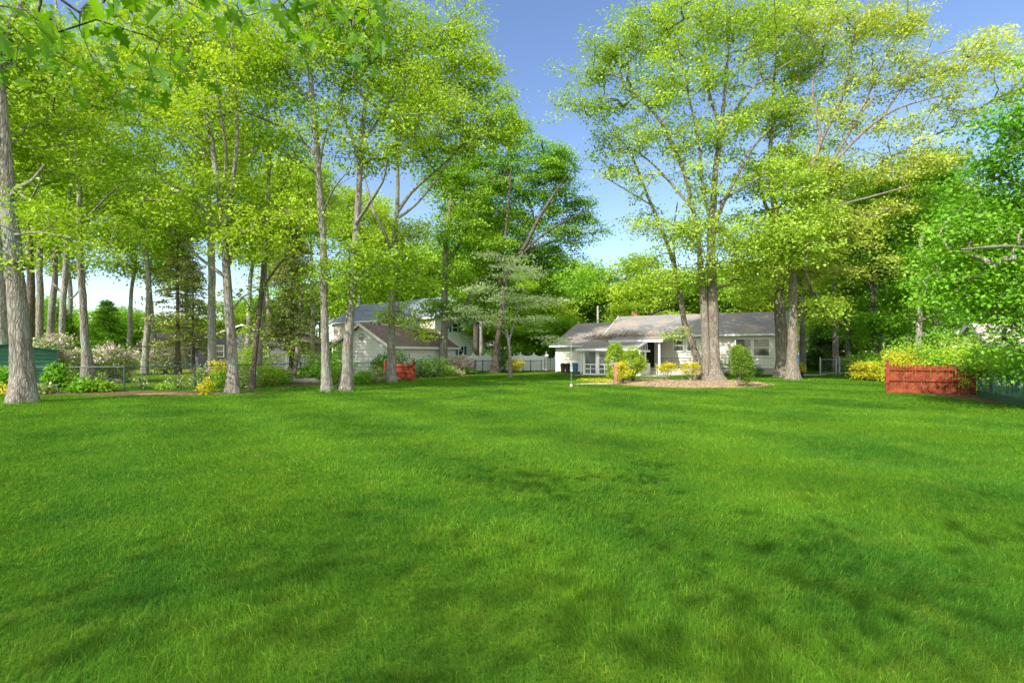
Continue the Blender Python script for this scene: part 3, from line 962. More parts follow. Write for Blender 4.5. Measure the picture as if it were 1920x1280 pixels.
me = bpy.data.meshes.new("netting"); me.from_pydata(vs, [], fs); me.update()
link("netting", me, M['net'], nf)
mb = MB(); mb.bar(nn_ + Vector((0, 0, 0.1)), d_ + nn_ + Vector((0, 0, 0.1)), 0.03, 0.22); mb.build("bottom_board", M['shed'], nf)

# steel gate on the lawn far right
sg = empty("wire_gate", base_at(1538, 35.0)); tag(sg, "galvanised wire gate and posts standing open by the yellow hedge", "gate")
o = base_at(1538, 35.0)
gp = [base_at(1538, 35.0) - o, base_at(1568, 36.2) - o, base_at(1574, 36.0) - o, base_at(1603, 37.5) - o]
for p, h in zip(gp, (1.22, 1.25, 1.25, 1.1)):
    mb = MB(); mb.tube([p, p + Vector((0, 0, h)), p + Vector((0, 0, h + 0.05))], [0.045, 0.045, 0.015], 8); mb.build("post", M['steel'], sg)
mb = MB()
for a, b in ((gp[0], gp[1]), (gp[2], gp[3])):
    for z in (0.12, 1.1): mb.tube([a + Vector((0, 0, z)), b + Vector((0, 0, z))], 0.028, 6)
    for k in range(1, 14):
        p = a + (b - a) * k / 14
        mb.bar(p + Vector((0, 0, .12)), p + Vector((0, 0, 1.1)), 0.004)
mb.build("gate_leaf", M['steel'], sg)
F4 = [base_at(1603, 37.5), base_at(1650, 37.0), base_at(1700, 30.0), base_at(1800, 22.0)]
wire_fence("wire_fence", F4, 1.05, F4, "galvanised chain link fence behind the golden hedge", mesh_step=0.12)

# deck railing beyond the spruce
dk = empty("deck_rail", base_at(538, 44.0)); tag(dk, "white slatted deck railing glimpsed behind the spruce", "railing")
mb = MB()
for i in range(20): mb.bar((i * 0.13, 0, 0.35), (i * 0.13, 0, 1.3), 0.05, 0.03)
mb.bar((-0.1, 0, 1.32), (2.6, 0, 1.32), 0.09, 0.07); mb.bar((-0.1, 0, 0.32), (2.6, 0, 0.32), 0.07, 0.09)
for x in (-0.05, 2.55): mb.bar((x, 0, 0), (x, 0, 1.4), 0.1)
mb.build("balustrade", M['vinyl'], dk)

# ------------------------------------------------------------------ small objects
def bin_(px, d, w, h, mat, label, group=None):
    b = empty("trash_bin", base_at(px, d)); tag(b, label, "trash bin", group)
    mb = MB()
    mb.tube([(0, 0, 0.0), (0, 0, 0.02), (0, 0, h * 0.9), (0, 0, h * 0.93), (0, 0, h * 0.94)], [w * .38, w * .40, w * .48, w * .52, w * .47], 16)
    mb.build("body", mat, b)
    mb = MB()
    mb.tube([(0, 0, h * 0.945), (0, 0, h * 0.97), (0, 0, h), (0, 0, h * 1.03)], [w * .52, w * .53, w * .40, w * .12], 16)
    mb.build("lid", mat, b)
    mb = MB()
    for s in (-1, 1): mb.tube([(s * w * .47, -0.05, h * .7), (s * w * .56, -0.04, h * .72), (s * w * .56, 0.04, h * .72), (s * w * .47, 0.05, h * .7)], 0.015, 6)
    mb.build("handle", mat, b)
bin_(1055.5, 40.2, 0.42, 0.72, M['black'], "black trash bin at the wing's white corner, first of three")
bin_(1064.5, 40.0, 0.42, 0.72, M['black'], "black trash bin between the other black bin and the blue one")
bin_(1078.5, 39.6, 0.48, 0.74, M['blue'], "blue trash bin against the cream garage wing")

pf = empty("feeder_pole", G(1071, 725)); tag(pf, "thin metal garden pole with a small hook on a white foot", "pole")
mb = MB(); mb.tube([(0, 0, 0), (0, 0, 2.0), (0.03, 0, 2.1), (0.09, 0, 2.14), (0.15, 0, 2.1), (0.16, 0, 2.04)], 0.009, 6); mb.build("rod", M['steel'], pf)
mb = MB(); mb.tube([(0, 0, 0), (0, 0, 0.09), (0, 0, 0.13)], [0.06, 0.06, 0.02], 12); mb.build("foot", M['white'], pf)

rp = empty("timber_post", base_at(1154, 25.6)); tag(rp, "red brown timber post with a pointed top at the mulch bed edge", "post")
mb = MB(); mb.box(-0.065, -0.065, 0, 0.065, 0.065, 0.98)
mb.add([(-.065, -.065, .98), (.065, -.065, .98), (.065, .065, .98), (-.065, .065, .98), (0, 0, 1.12)], [(0, 1, 4), (1, 2, 4), (2, 3, 4), (3, 0, 4)])
mb.build("shaft", M['wood'], rp)
mp_ = empty("marker_stake", base_at(1279, 29.5)); tag(mp_, "short thin grey metal stake between the two yellow topiary bushes", "stake")
mb = MB(); mb.tube([(0, 0, 0), (0, 0, 0.66)], 0.02, 6); mb.tube([(0, 0, 0.66), (0, 0, 0.69)], [0.028, 0.02], 6); mb.build("shaft", M['steel'], mp_)

up = empty("utility_pole", base_at(1121, 60.0)); tag(up, "timber utility pole with wires rising behind the ranch house roof", "utility pole")
mb = MB(); mb.tube([(0, 0, 0), (0, 0, 3.5), (0, 0, 7.0)], [0.17, 0.15, 0.12], 10); mb.build("shaft", M['pole'], up)
mb = MB()
mb.tube([(0, 0, 4.6), (0.6, -0.2, 5.0), (1.2, -0.3, 5.1)], 0.035, 6)
mb.build("lamp_arm", M['steel'], up)
mb = MB()
for z, x in ((6.6, 0), (5.4, 0.05)):
    mb.tube([(x - 30 * (1 - k / 12.0) if k < 12 else x, -2 * (1 - k / 12.0), z - 1.2 * math.sin(math.pi * k / 12) * .7) for k in range(13)], 0.014, 4)
    mb.tube([(x + 22 * k / 12.0, -3 * k / 12, z - 1.0 * math.sin(math.pi * k / 12) - 0.06 * k * .5) for k in range(13)], 0.014, 4)
mb.build("wire", M['black'], up)

# stones and brush heaps
def rock(px, d, s, label, group=None, seed=0):
    r = random.Random(seed)
    import bmesh
    bm = bmesh.new(); bmesh.ops.create_icosphere(bm, subdivisions=2, radius=1)
    for v in bm.verts:
        v.co *= 1 + 0.18 * math.sin(3 * v.co.x + seed) + r.uniform(-.07, .07)
        v.co = Vector((v.co.x * s[0], v.co.y * s[1], max(v.co.z * s[2], -0.25 * s[2])))
    me = bpy.data.meshes.new("rock"); bm.to_mesh(me); bm.free()
    o = link("rock", me, M['stone'], None, base_at(px, d) + Vector((0, 0, 0.2 * s[2])))
    tag(o, label, "rock", group)
for i, (px, d, s) in enumerate(((198, 27.0, (.35, .25, .2)), (210, 27.2, (.45, .3, .24)), (221, 26.9, (.3, .25, .18)), (553, 27.0, (.3, .25, .2)), (566, 26.6, (.36, .3, .2)), (580, 27.1, (.4, .3, .22)), (572, 27.6, (.35, .3, .3)), (592, 26.7, (.25, .2, .16)), (541, 27.3, (.3, .3, .2)))):
    where = "rough grey stone in the heap under the pink rhododendron" if i < 3 else "rough grey stone in the heap beside the twisted stump"
    rock(px, d, s, where, "stones under the rhododendron" if i < 3 else "stones beside the twisted stump", i)

# ------------------------------------------------------------------ foliage machinery
def tubes_mesh(polys, rng, lobes=True):
    V, Fc = [], []
    nv = 0
    for pts, rad, sides, main in polys:
        pts = np.asarray(pts, float); rad = np.asarray(rad, float)
        t = np.gradient(pts, axis=0); t /= (np.linalg.norm(t, axis=1)[:, None] + 1e-9)
        o = pts[-1] - pts[0]
        ref = np.eye(3)[np.argmin(np.abs(o))]
        s = np.cross(t, ref); s /= (np.linalg.norm(s, axis=1)[:, None] + 1e-9)
        u = np.cross(s, t)
        a = np.linspace(0, 2 * np.pi, sides, endpoint=False)
        R = rad[:, None] * np.ones((1, sides))
        if main:
            ph = rng.uniform(0, 6.28, 4)
            hgt = pts[:, 2:3] - pts[0, 2]
            fl = np.exp(-hgt / 0.55)
            R = R * (1 + fl * (0.42 + 0.22 * np.sin(5 * a[None] + ph[0]) + 0.10 * np.sin(3 * a[None] + ph[1])))
            R = R * (1 + 0.035 * np.sin(4 * a[None] + ph[2] + hgt * 1.3) + 0.025 * np.sin(7 * a[None] + ph[3] - hgt * 2.1) + 0.02 * rng.normal(size=R.shape))
        ring = pts[:, None] + s[:, None] * (np.cos(a)[None, :, None] * R[..., None]) + u[:, None] * (np.sin(a)[None, :, None] * R[..., None])
        n = len(pts)
        V.append(ring.reshape(-1, 3))
        i, k = np.meshgrid(np.arange(n - 1), np.arange(sides), indexing='ij')
        k2 = (k + 1) % sides
        Fc.append(np.stack([i * sides + k, i * sides + k2, (i + 1) * sides + k2, (i + 1) * sides + k], -1).reshape(-1, 4) + nv)
        nv += n * sides
    return np.concatenate(V), np.concatenate(Fc)

def smooth_poly(p, r, step):
    """Catmull-Rom through control points, spaced by about step"""
    p = np.asarray(p, float); r = np.asarray(r, float)
    if len(p) < 3:
        n = max(2, int(np.linalg.norm(p[-1] - p[0]) / step) + 1)
        s = np.linspace(0, 1, n)[:, None]
        return p[0] * (1 - s) + p[-1] * s, r[0] * (1 - s[:, 0]) + r[-1] * s[:, 0]
    P0 = np.vstack([2 * p[0] - p[1], p, 2 * p[-1] - p[-2]])
    out, ro = [], []
    for i in range(len(p) - 1):
        a, b, c, d = P0[i], P0[i + 1], P0[i + 2], P0[i + 3]
        n = max(1, int(np.linalg.norm(c - b) / step))
        for k in range(n):
            s = k / n
            out.append(0.5 * ((2 * b) + (-a + c) * s + (2 * a - 5 * b + 4 * c - d) * s * s + (-a + 3 * b - 3 * c + d) * s ** 3))
            ro.append(r[i] * (1 - s) + r[i + 1] * s)
    out.append(p[-1]); ro.append(r[-1])
    return np.array(out), np.array(ro)

def leaf_quads(centres, n_per, spread, size, rng, droop=0.25, up=0.75, spray_tint=None):
    """rhombic leaves in flattened sprays round the centres"""
    N = len(centres) * n_per
    c = np.repeat(centres, n_per, 0)
    off = rng.normal(size=(N, 3)) * np.array([spread[0], spread[0], spread[1]])
    rr = np.linalg.norm(off[:, :2], axis=1) / max(spread[0], 1e-6)
    off[:, 2] -= droop * spread[0] * 0.35 * rr ** 1.5
    c = c + off
    a = off.copy(); a[:, 2] *= 0.3
    a = a / (np.linalg.norm(a, axis=1)[:, None] + 1e-6) + rng.normal(size=(N, 3)) * 0.75
    a[:, 2] -= 0.25
    a /= np.linalg.norm(a, axis=1)[:, None]
    sn = np.array([-0.12, -0.15, up]) + rng.normal(size=(len(centres), 3)) * 0.34
    nn = np.repeat(sn, n_per, 0) + rng.normal(size=(N, 3)) * 0.21
    w = np.cross(a, nn); w /= (np.linalg.norm(w, axis=1)[:, None] + 1e-6)
    m = np.cross(w, a)
    L = (size * rng.uniform(0.55, 1.35, N))[:, None]
    W = L * rng.uniform(0.28, 0.42, N)[:, None]
    v = np.stack([c, c + a * L * 0.45 + w * W + m * L * 0.10, c + a * L, c + a * L * 0.45 - w * W + m * L * 0.10], 1)
    if spray_tint is None: spray_tint = rng.uniform(0, 1, len(centres))
    t = np.clip(0.72 * np.repeat(spray_tint, n_per) + 0.28 * rng.uniform(0, 1, N), 0, 1)
    return v.reshape(-1, 3), np.arange(4 * N).reshape(N, 4), np.repeat(t, 4)

def grow(mains, sprays, rng, twig=0.011, seg=0.7, expo=0.46, up_bias=0.8, cap=0.6):
    """mains: [(pts, radii)] with fixed radii. Joins every spray centre to the nearest wood by a bowed branch."""
    pos, par, fix = [], [], []
    polys = []
    for j, (pts, rad) in enumerate(mains):
        sides = 16 if rad[0] > 0.2 else (10 if rad[0] > 0.09 else 7)
        polys.append((pts, rad, sides, j == 0))
        for p, r in zip(pts[1:], rad[1:]):
            pos.append(p); par.append(-1); fix.append(r)
    nmax = len(pos) + len(sprays) * 24
    A = np.zeros((nmax, 3)); A[:len(pos)] = pos
    fixr = np.full(nmax, -1.0); fixr[:len(fix)] = fix
    parent = np.full(nmax, -1, int)
    cnt = np.zeros(nmax)
    n = len(pos)
    d0 = np.array([np.min(np.linalg.norm(A[:n] - s, axis=1)) for s in sprays])
    paths = []
    for si in np.argsort(d0):
        s = sprays[si]
        dv = s - A[:n]
        dist = np.linalg.norm(dv, axis=1)
        cost = dist + up_bias * np.maximum(0, -dv[:, 2] + 0.15 * dist) + np.where(fixr[:n] < 0, 0, np.where(fixr[:n] > 0.16, 0.8, 0.0))
        i = int(np.argmin(cost))
        a = A[i]; L = dist[i]
        k = min(22, max(2, int(L / seg) + 1))
        tt = np.linspace(0, 1, k + 1)[1:, None]
        side = rng.normal(size=3) * 0.10 * L
        side[2] = abs(side[2]) * 0.6 + 0.05 * L
        p = a + (s - a) * tt + np.sin(np.pi * tt) * side + rng.normal(size=(k, 3)) * 0.05 * min(L, 2.0) * (1 - tt)
        idx = np.arange(n, n + k)
        A[n:n + k] = p
        parent[n:n + k] = np.concatenate([[i], idx[:-1]])
        n += k
        paths.append((i, idx))
        q = idx[-1]
        while q >= 0 and fixr[q] < 0:
            cnt[q] += 1
            q = parent[q]
    for i, idx in paths:
        r = twig * np.maximum(cnt[idx], 1) ** expo
        r0 = fixr[i] if fixr[i] >= 0 else twig * max(cnt[i], 1) ** expo
        rs = np.minimum(r[0] * 1.25, r0 * (cap if fixr[i] >= 0 else 1.0))
        rad = np.concatenate([[rs], np.minimum(r, rs)])
        rad[-1] *= 0.6
        polys.append((np.vstack([A[i], A[idx]]), rad, 6 if rs > 0.05 else (4 if rs > 0.022 else 3), False))
    return polys

def blob_sprays(blobs, d, dens, rng, rz=0.8, jitter=True):
    out = []
    s = d / 960.0
    for b in blobs:
        px, py, rx, ry = b[:4]
        dd = b[4] if len(b) > 4 else 0.0
        k = b[5] if len(b) > 5 else 1.0
        c = np.array(P(px, py, d + dd)); a = rx * s; e = ry * s
        n = max(3, int(dens * k * math.pi * a * e))
        v = rng.normal(size=(n, 3)); v /= np.linalg.norm(v, axis=1)[:, None]
        v *= (rng.uniform(0, 1, n) ** 0.42)[:, None]
        depth = max(min(a, 4.5), e * 0.6) * rz
        lob = 1 + 0.22 * np.sin(v[:, 0] * 5 + px) + 0.22 * np.sin(v[:, 2] * 6 + py)
        p = c + v * lob[:, None] * np.array([a, depth, e]) + rng.normal(size=(n, 3)) * np.array([0.16 * a, 0.2, 0.22 * e + 0.12])
        out.append(p)
    p = np.concatenate(out)
    return p[p[:, 2] > 0.5]

def px_main(line, d, rng, step=0.5, dd=0.0, y0=None):
    """line of (px, py, width px) at depth d; limbs drift by dd metres in depth from their root to their tip"""
    pts, rad = [], []
    m = len(line)
    for i, (px, py, w) in enumerate(line):
        dep = d + dd * (i / max(1, m - 1)) ** 1.2
        p = np.array(P(px, py, dep)); pts.append(p); rad.append(TRUNK_W * w / 2.0 / 960.0 * dep)
    return smooth_poly(pts, rad, step)

LEAF_N, LEAF_S, LEAF_D = 2.0, 0.93, 1.06
TRUNK_W = 0.82
BASES = []
def plant_tree(name, d, trunk, limbs, blobs, leaf, label, seed, cat="tree", bark='bark', dens=4.2, n_per=40, size=0.17,
               spread=(0.37, 0.14), group=None, up=0.75, droop=0.25, twig=0.011, rz=0.8, seg=0.7):
    rng = np.random.default_rng(seed)
    BASES.append((base_at(trunk[0][0], d).x, d, TRUNK_W * trunk[0][2] / 2 / 960 * d))
    # root the trunk on the ground
    px0 = trunk[0][0]; gy = HOR + CAM_H * 960.0 / d
    line = [(px0, gy + 4, trunk[0][2])] + [q for q in trunk if q[1] < gy - 6]
    mains = [px_main(line, d, rng, 0.35)]
    mains[0][0][:, 1] += np.cumsum(rng.normal(size=len(mains[0][0]))) * 0.02
    for lm in limbs:
        dd = rng.uniform(-2.2, 2.2) if len(lm) > 2 and lm[0][1] < gy - 60 else 0.0
        mains.append(px_main(lm, d, rng, 0.45, dd))
    sp = blob_sprays(blobs, d, dens * LEAF_D, rng, rz)
    polys = grow(mains, sp, rng, twig * 1.35, seg)
    V, Fc = tubes_mesh(polys, rng)
    o = np.array(base_at(px0, d))
    root = empty(name, o); tag(root, label, cat, group)
    link("trunk", np_mesh("trunk", V - o, Fc, True), M[bark], root)
    # tint drifts slowly through the crown, so bright and deep clumps form
    k = rng.normal(size=(3, 3)) * 0.55
    st = 0.5 + 0.22 * np.sin(sp @ k[0]) + 0.18 * np.sin(sp @ k[1] + 1) + rng.uniform(-.22, .22, len(sp))
    v, f, t = leaf_quads(sp, int(n_per * LEAF_N), spread, size * LEAF_S, rng, droop, up, np.clip(st, 0, 1))
    link("crown", np_mesh("crown", v - o, f, False, t), M[leaf], root)
    return root

# ------------------------------------------------------------------ the trees of the yard
plant_tree("oak_tree", 16.2,
    [(42, 755, 46), (40, 700, 40), (36, 640, 38), (30, 560, 36), (22, 480, 33), (14, 400, 30), (8, 330, 26), (3, 240, 22), (-4, 120, 18), (-15, 0, 12), (-20, -80, 8)],
    [[(12, 385, 14), (30, 355, 11), (62, 338, 8), (85, 308, 5)], [(28, 440, 7), (75, 436, 5), (135, 446, 3)], [(2, 220, 14), (10, 70, 12), (42, 5, 9), (60, -60, 5)],
     [(30, 352, 7), (55, 375, 5), (80, 330, 3)], [(10, 340, 10), (-60, 260, 7), (-120, 200, 4)]],
    [(60, 110, 120, 110, 1), (40, 290, 120, 75, 1.5), (120, 230, 80, 60, 2), (95, 410, 110, 38, 0, .8), (150, 470, 60, 16), (40, 495, 60, 12), (-90, 150, 90, 150)],
    'lime', "thick pale barked oak trunk with flared base in front of the green shed", 11, bark='bark', dens=5.0, size=0.14, n_per=44)
plant_tree("oak_tree", 23.0, [(4, 727, 34), (3, 640, 30), (0, 560, 28), (-4, 480, 24), (-8, 380, 20), (-10, 260, 16), (-14, 120, 10)], [],
    [(-20, 350, 90, 60), (-20, 180, 100, 90)], 'lime', "pale trunk at the photo's very edge behind the green shed", 12, bark='bark_pale')
plant_tree("oak_tree", 33.0, [(72, 707, 15), (72, 640, 14), (73, 560, 13), (72, 480, 11), (70, 420, 10), (66, 350, 8), (60, 250, 6)], [[(72, 430, 5), (95, 405, 4), (110, 390, 2)]],
    [(70, 370, 80, 60), (60, 250, 90, 80)], 'green', "slim grey trunk rising straight behind the shed's blooming rhododendron", 13)
plant_tree("oak_tree", 31.0, [(56, 710, 18), (57, 640, 17), (57, 560, 16), (56, 470, 13), (50, 380, 11), (46, 260, 7)], [],
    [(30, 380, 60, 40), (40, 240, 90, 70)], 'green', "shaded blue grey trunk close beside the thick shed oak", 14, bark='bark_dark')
plant_tree("oak_tree", 34.0, [(93, 705, 15), (95, 620, 14), (101, 510, 11), (104, 430, 9), (108, 330, 7)], [[(99, 530, 5), (130, 560, 4), (160, 530, 2)]],
    [(110, 400, 60, 40), (110, 300, 80, 60)], 'deep', "slightly leaning grey trunk between the pale slim trunks by the shed", 15)
plant_tree("oak_tree", 27.0, [(110, 716, 13), (113, 640, 12), (118, 560, 12), (122, 490, 11), (126, 420, 9), (132, 320, 7), (136, 200, 5)], [],
    [(130, 300, 80, 60), (140, 180, 80, 80), (130, 400, 60, 30)], 'lime', "pale slim trunk rising behind the shed's far corner", 16, bark='bark_pale')
plant_tree("oak_tree", 22.0,
    [(165, 727, 26), (165, 706, 27), (163, 680, 21), (161, 650, 16), (160, 600, 15), (157, 520, 14), (153, 440, 12), (150, 360, 11), (146, 280, 9), (140, 180, 8), (120, 60, 6), (105, -30, 4)],
    [[(152, 420, 6), (190, 380, 4), (220, 350, 3)], [(145, 270, 7), (165, 190, 5), (190, 120, 3)]],
    [(150, 140, 120, 120), (175, 300, 105, 60), (150, 435, 90, 38), (210, 430, 50, 30)],
    'lime', "slim trunk with a swollen base between the shed and the pink rhododendron", 17, n_per=42, size=.15, dens=4.8)
plant_tree("oak_tree", 36.0, [(271, 703, 15), (275, 600, 12), (275, 520, 10), (266, 420, 8), (270, 340, 7), (268, 220, 5), (270, 120, 3)],
    [[(268, 360, 5), (290, 310, 3), (300, 280, 2)], [(270, 330, 5), (245, 290, 3), (235, 250, 2)]],
    [(270, 400, 60, 45, 0, .5), (275, 455, 80, 18, 0, .7), (270, 290, 80, 60, 0, .5), (270, 170, 80, 80)], 'green', "slender pale trunk on the neighbour's sunny lawn", 18, bark='bark_pale', size=.2)
plant_tree("oak_tree", 26.0, [(398, 719, 19), (397, 600, 16), (396, 480, 15), (393, 400, 12), (385, 300, 10), (375, 180, 8), (365, 60, 6), (360, -40, 4)],
    [[(390, 350, 7), (350, 290, 5), (320, 230, 3)], [(386, 300, 7), (420, 220, 5), (430, 150, 3)]],
    [(370, 120, 110, 120, 0, .8), (385, 290, 80, 50, 0, .6), (330, 220, 70, 60, 0, .7), (370, -30, 120, 50)], 'lime', "straight pale trunk in front of the charcoal house", 19, bark='bark_pale', size=.16)
plant_tree("oak_tree", 20.0,
    [(437, 735, 25), (434, 660, 21), (429, 580, 19), (424, 500, 17), (420, 420, 14), (408, 330, 12), (398, 260, 10), (380, 170, 8), (350, 60, 6), (335, -30, 4)],
    [[(425, 500, 12), (445, 455, 9), (480, 420, 6), (520, 400, 3)], [(422, 450, 10), (395, 405, 8), (345, 360, 6), (300, 335, 3)], [(421, 430, 11), (438, 330, 9), (445, 240, 7), (438, 120, 5), (430, 30, 3)],
     [(424, 520, 9), (370, 480, 6), (330, 440, 4)], [(430, 590, 5), (452, 558, 4), (478, 545, 3), (520, 530, 2)], [(414, 370, 9), (425, 300, 7), (415, 220, 5), (405, 150, 3)]],
    [(400, 345, 130, 50), (425, 410, 150, 36), (390, 225, 110, 60, 0, .8), (430, 130, 110, 80, 0, .8), (480, 440, 80, 30), (330, 400, 60, 40), (330, 60, 110, 80), (440, 480, 60, 20, 0, .6)],
    'lime', "dark forked oak with many upright stems near the small yellow bush", 20, bark='bark', size=.14, n_per=46, dens=4.6)
plant_tree("oak_tree", 21.2, [(472, 729, 12), (478, 660, 10), (486, 590, 11), (496, 500, 9), (505, 440, 7), (520, 370, 5), (545, 300, 3)],
    [[(492, 540, 6), (520, 500, 4), (548, 468, 2)], [(497, 480, 5), (515, 430, 4), (520, 380, 3)]],
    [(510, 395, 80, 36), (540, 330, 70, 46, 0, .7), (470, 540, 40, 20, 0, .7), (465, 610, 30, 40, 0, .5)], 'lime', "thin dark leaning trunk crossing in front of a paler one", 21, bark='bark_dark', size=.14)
plant_tree("oak_tree", 28.0, [(484, 714, 19), (487, 620, 16), (492, 540, 14), (500, 440, 10), (505, 300, 8), (500, 150, 5)], [[(502, 400, 5), (540, 330, 4), (560, 260, 2)]],
    [(510, 260, 90, 60, 0, .8), (490, 120, 90, 80)], 'green', "paler thick trunk behind the thin leaning tree", 22, size=.17)
plant_tree("oak_tree", 36.0, [(586, 703, 10), (587, 600, 9), (585, 520, 7), (582, 400, 5), (580, 300, 3)], [], [(580, 420, 60, 50), (590, 330, 60, 50)], 'green', "very slim pale trunk in front of the white deck railing", 23, bark='bark_pale')
plant_tree("oak_tree", 20.5,
    [(613, 731, 22), (610, 650, 18), (608, 560, 17), (606, 470, 16), (602, 400, 15), (597, 320, 14), (592, 240, 13), (586, 180, 12), (578, 110, 9), (572, 40, 7), (568, -50, 5)],
    [[(594, 295, 8), (560, 258, 7), (520, 235, 6), (450, 207, 5), (400, 203, 3)], [(588, 195, 7), (555, 160, 5), (510, 95, 4), (465, 35, 3)], [(597, 325, 6), (612, 245, 5), (640, 200, 3)],
     [(603, 405, 6), (628, 350, 4), (655, 320, 2)], [(598, 330, 6), (560, 300, 4), (520, 280, 3)]],
    [(540, 140, 90, 60, 0, .75), (590, 50, 110, 70), (600, 190, 70, 45, 0, .8), (480, 60, 80, 60, 0, .8), (520, 240, 70, 30, 0, .6), (610, 495, 80, 22), (640, 250, 50, 30, 0, .7)],
    'lime', "tall straight dark oak trunk standing closest before the garage", 24, bark='bark', size=.14, n_per=44)
plant_tree("oak_tree", 21.0,
    [(647, 729, 30), (651, 690, 24), (656, 600, 19), (661, 530, 17), (664, 460, 15), (669, 400, 14), (673, 330, 13), (676, 270, 11), (684, 200, 8), (705, 120, 6), (720, 30, 4)],
    [[(667, 420, 9), (690, 385, 7), (718, 340, 5), (726, 300, 3)], [(674, 310, 9), (660, 255, 7), (645, 220, 5), (640, 150, 3)], [(677, 265, 8), (702, 235, 6), (742, 170, 5), (772, 130, 3)], [(662, 520, 6), (700, 500, 4), (750, 500, 2)], [(660, 540, 5), (620, 520, 4), (580, 525, 2)]],
    [(700, 110, 120, 90), (745, 220, 100, 60), (695, 285, 80, 36, 0, .8), (690, 478, 90, 26), (640, 530, 90, 20), (720, 525, 70, 24), (770, 490, 50, 30), (680, 30, 110, 60)],
    'lime', "thick oak with a flared base in front of the garage's white gable", 25, bark='bark', size=.14, n_per=46, dens=4.8)
plant_tree("oak_tree", 27.0,
    [(734, 713, 24), (734, 650, 17), (735, 560, 15), (737, 490, 14), (741, 440, 12), (745, 390, 10), (746, 330, 8), (744, 270, 7), (752, 180, 5), (760, 80, 3)],
    [[(737, 490, 10), (722, 440, 9), (700, 395, 7), (688, 350, 5), (675, 300, 3)], [(744, 400, 9), (770, 362, 8), (800, 335, 6), (835, 305, 4), (870, 270, 3)], [(744, 410, 8), (778, 385, 6), (820, 335, 5), (850, 290, 3)], [(735, 570, 5), (760, 590, 4), (800, 600, 2)]],
    [(800, 180, 110, 100), (835, 80, 85, 80), (865, 260, 70, 50), (790, 290, 60, 30, 0, .8), (760, 530, 60, 26), (735, 590, 55, 14), (765, 440, 60, 30, 0, .8), (925, 230, 55, 60), (870, 150, 60, 60), (780, 610, 45, 12)],
    'lime', "oak forking low in front of the orange red picket panel", 26, bark='bark', size=.16, n_per=46, dens=4.0, rz=.6)
plant_tree("oak_tree", 38.0,
    [(830, 700, 20), (832, 640, 17), (834, 600, 15), (834, 520, 13), (838, 440, 11), (845, 380, 9), (850, 300, 6)],
    [[(838, 612, 12), (862, 587, 10), (890, 547, 8), (915, 507, 6), (945, 470, 4)], [(836, 500, 9), (860, 460, 7), (880, 415, 4)]],
    [(855, 430, 70, 55), (845, 340, 65, 50), (800, 575, 80, 18), (850, 520, 60, 26, 0, .8), (910, 470, 50, 40), (870, 590, 40, 14)],
    'green', "pale trunk with one low side limb at the garage's far corner", 27, bark='bark', size=.19)
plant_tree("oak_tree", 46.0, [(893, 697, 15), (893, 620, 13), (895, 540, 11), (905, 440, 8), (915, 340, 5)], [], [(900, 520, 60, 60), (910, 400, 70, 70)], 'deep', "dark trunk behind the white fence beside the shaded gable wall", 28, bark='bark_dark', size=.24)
plant_tree("oak_tree", 52.0, [(903, 692, 9), (902, 600, 8), (900, 500, 6)], [], [(890, 560, 50, 40), (895, 480, 50, 50)], 'green', "pale narrow trunk glimpsed behind the white fence", 29, bark='bark_pale', size=.26)
plant_tree("maple_tree", 38.4,
    [(927, 703, 19), (930, 660, 15), (937, 610, 12), (942, 560, 12), (945, 530, 11), (942, 480, 8), (950, 420, 6), (958, 320, 4)],
    [[(945, 535, 10), (960, 500, 9), (985, 460, 8), (1010, 410, 7), (1035, 370, 5), (1062, 330, 3)], [(962, 500, 7), (1000, 455, 5), (1050, 420, 4), (1090, 400, 2)], [(944, 540, 8), (915, 500, 6), (890, 450, 4)]],
    [(960, 330, 90, 80, 3), (1040, 320, 55, 60, 3), (1065, 400, 65, 36, 4), (960, 430, 100, 46, 3), (1020, 480, 85, 40, 4), (930, 555, 60, 30, 2), (950, 240, 50, 40, 3, .8), (1090, 440, 40, 20, 4), (1030, 545, 60, 26, 4), (860, 330, 50, 60, 2)],
    'deep', "deep green spreading maple with a dark angled trunk before the white fence", 30, bark='bark_dark', size=.19, n_per=46, dens=4.4, cat="tree", rz=.5)
plant_tree("dogwood_tree", 31.0,
    [(957, 706, 8), (956, 665, 7), (953, 640, 6), (945, 590, 4), (948, 540, 3), (952, 490, 2)],
    [[(954, 642, 5), (965, 600, 4), (977, 570, 3), (987, 540, 2)], [(953, 632, 3), (930, 612, 2), (895, 602, 1.5)], [(967, 600, 3), (1000, 605, 2), (1025, 600, 1.5)]],
    [(955, 485, 46, 5), (970, 512, 58, 8), (905, 540, 42, 7), (945, 558, 55, 8), (1022, 562, 38, 8), (1000, 602, 45, 6), (870, 590, 34, 7), (1035, 640, 36, 6), (925, 598, 40, 6)],
    'silver', "small flowering dogwood with silvery white layered branches", 31, bark='bark', dens=9, n_per=40, size=.13, spread=(.40, .06), droop=.1, up=.55, twig=.007, rz=1.0)
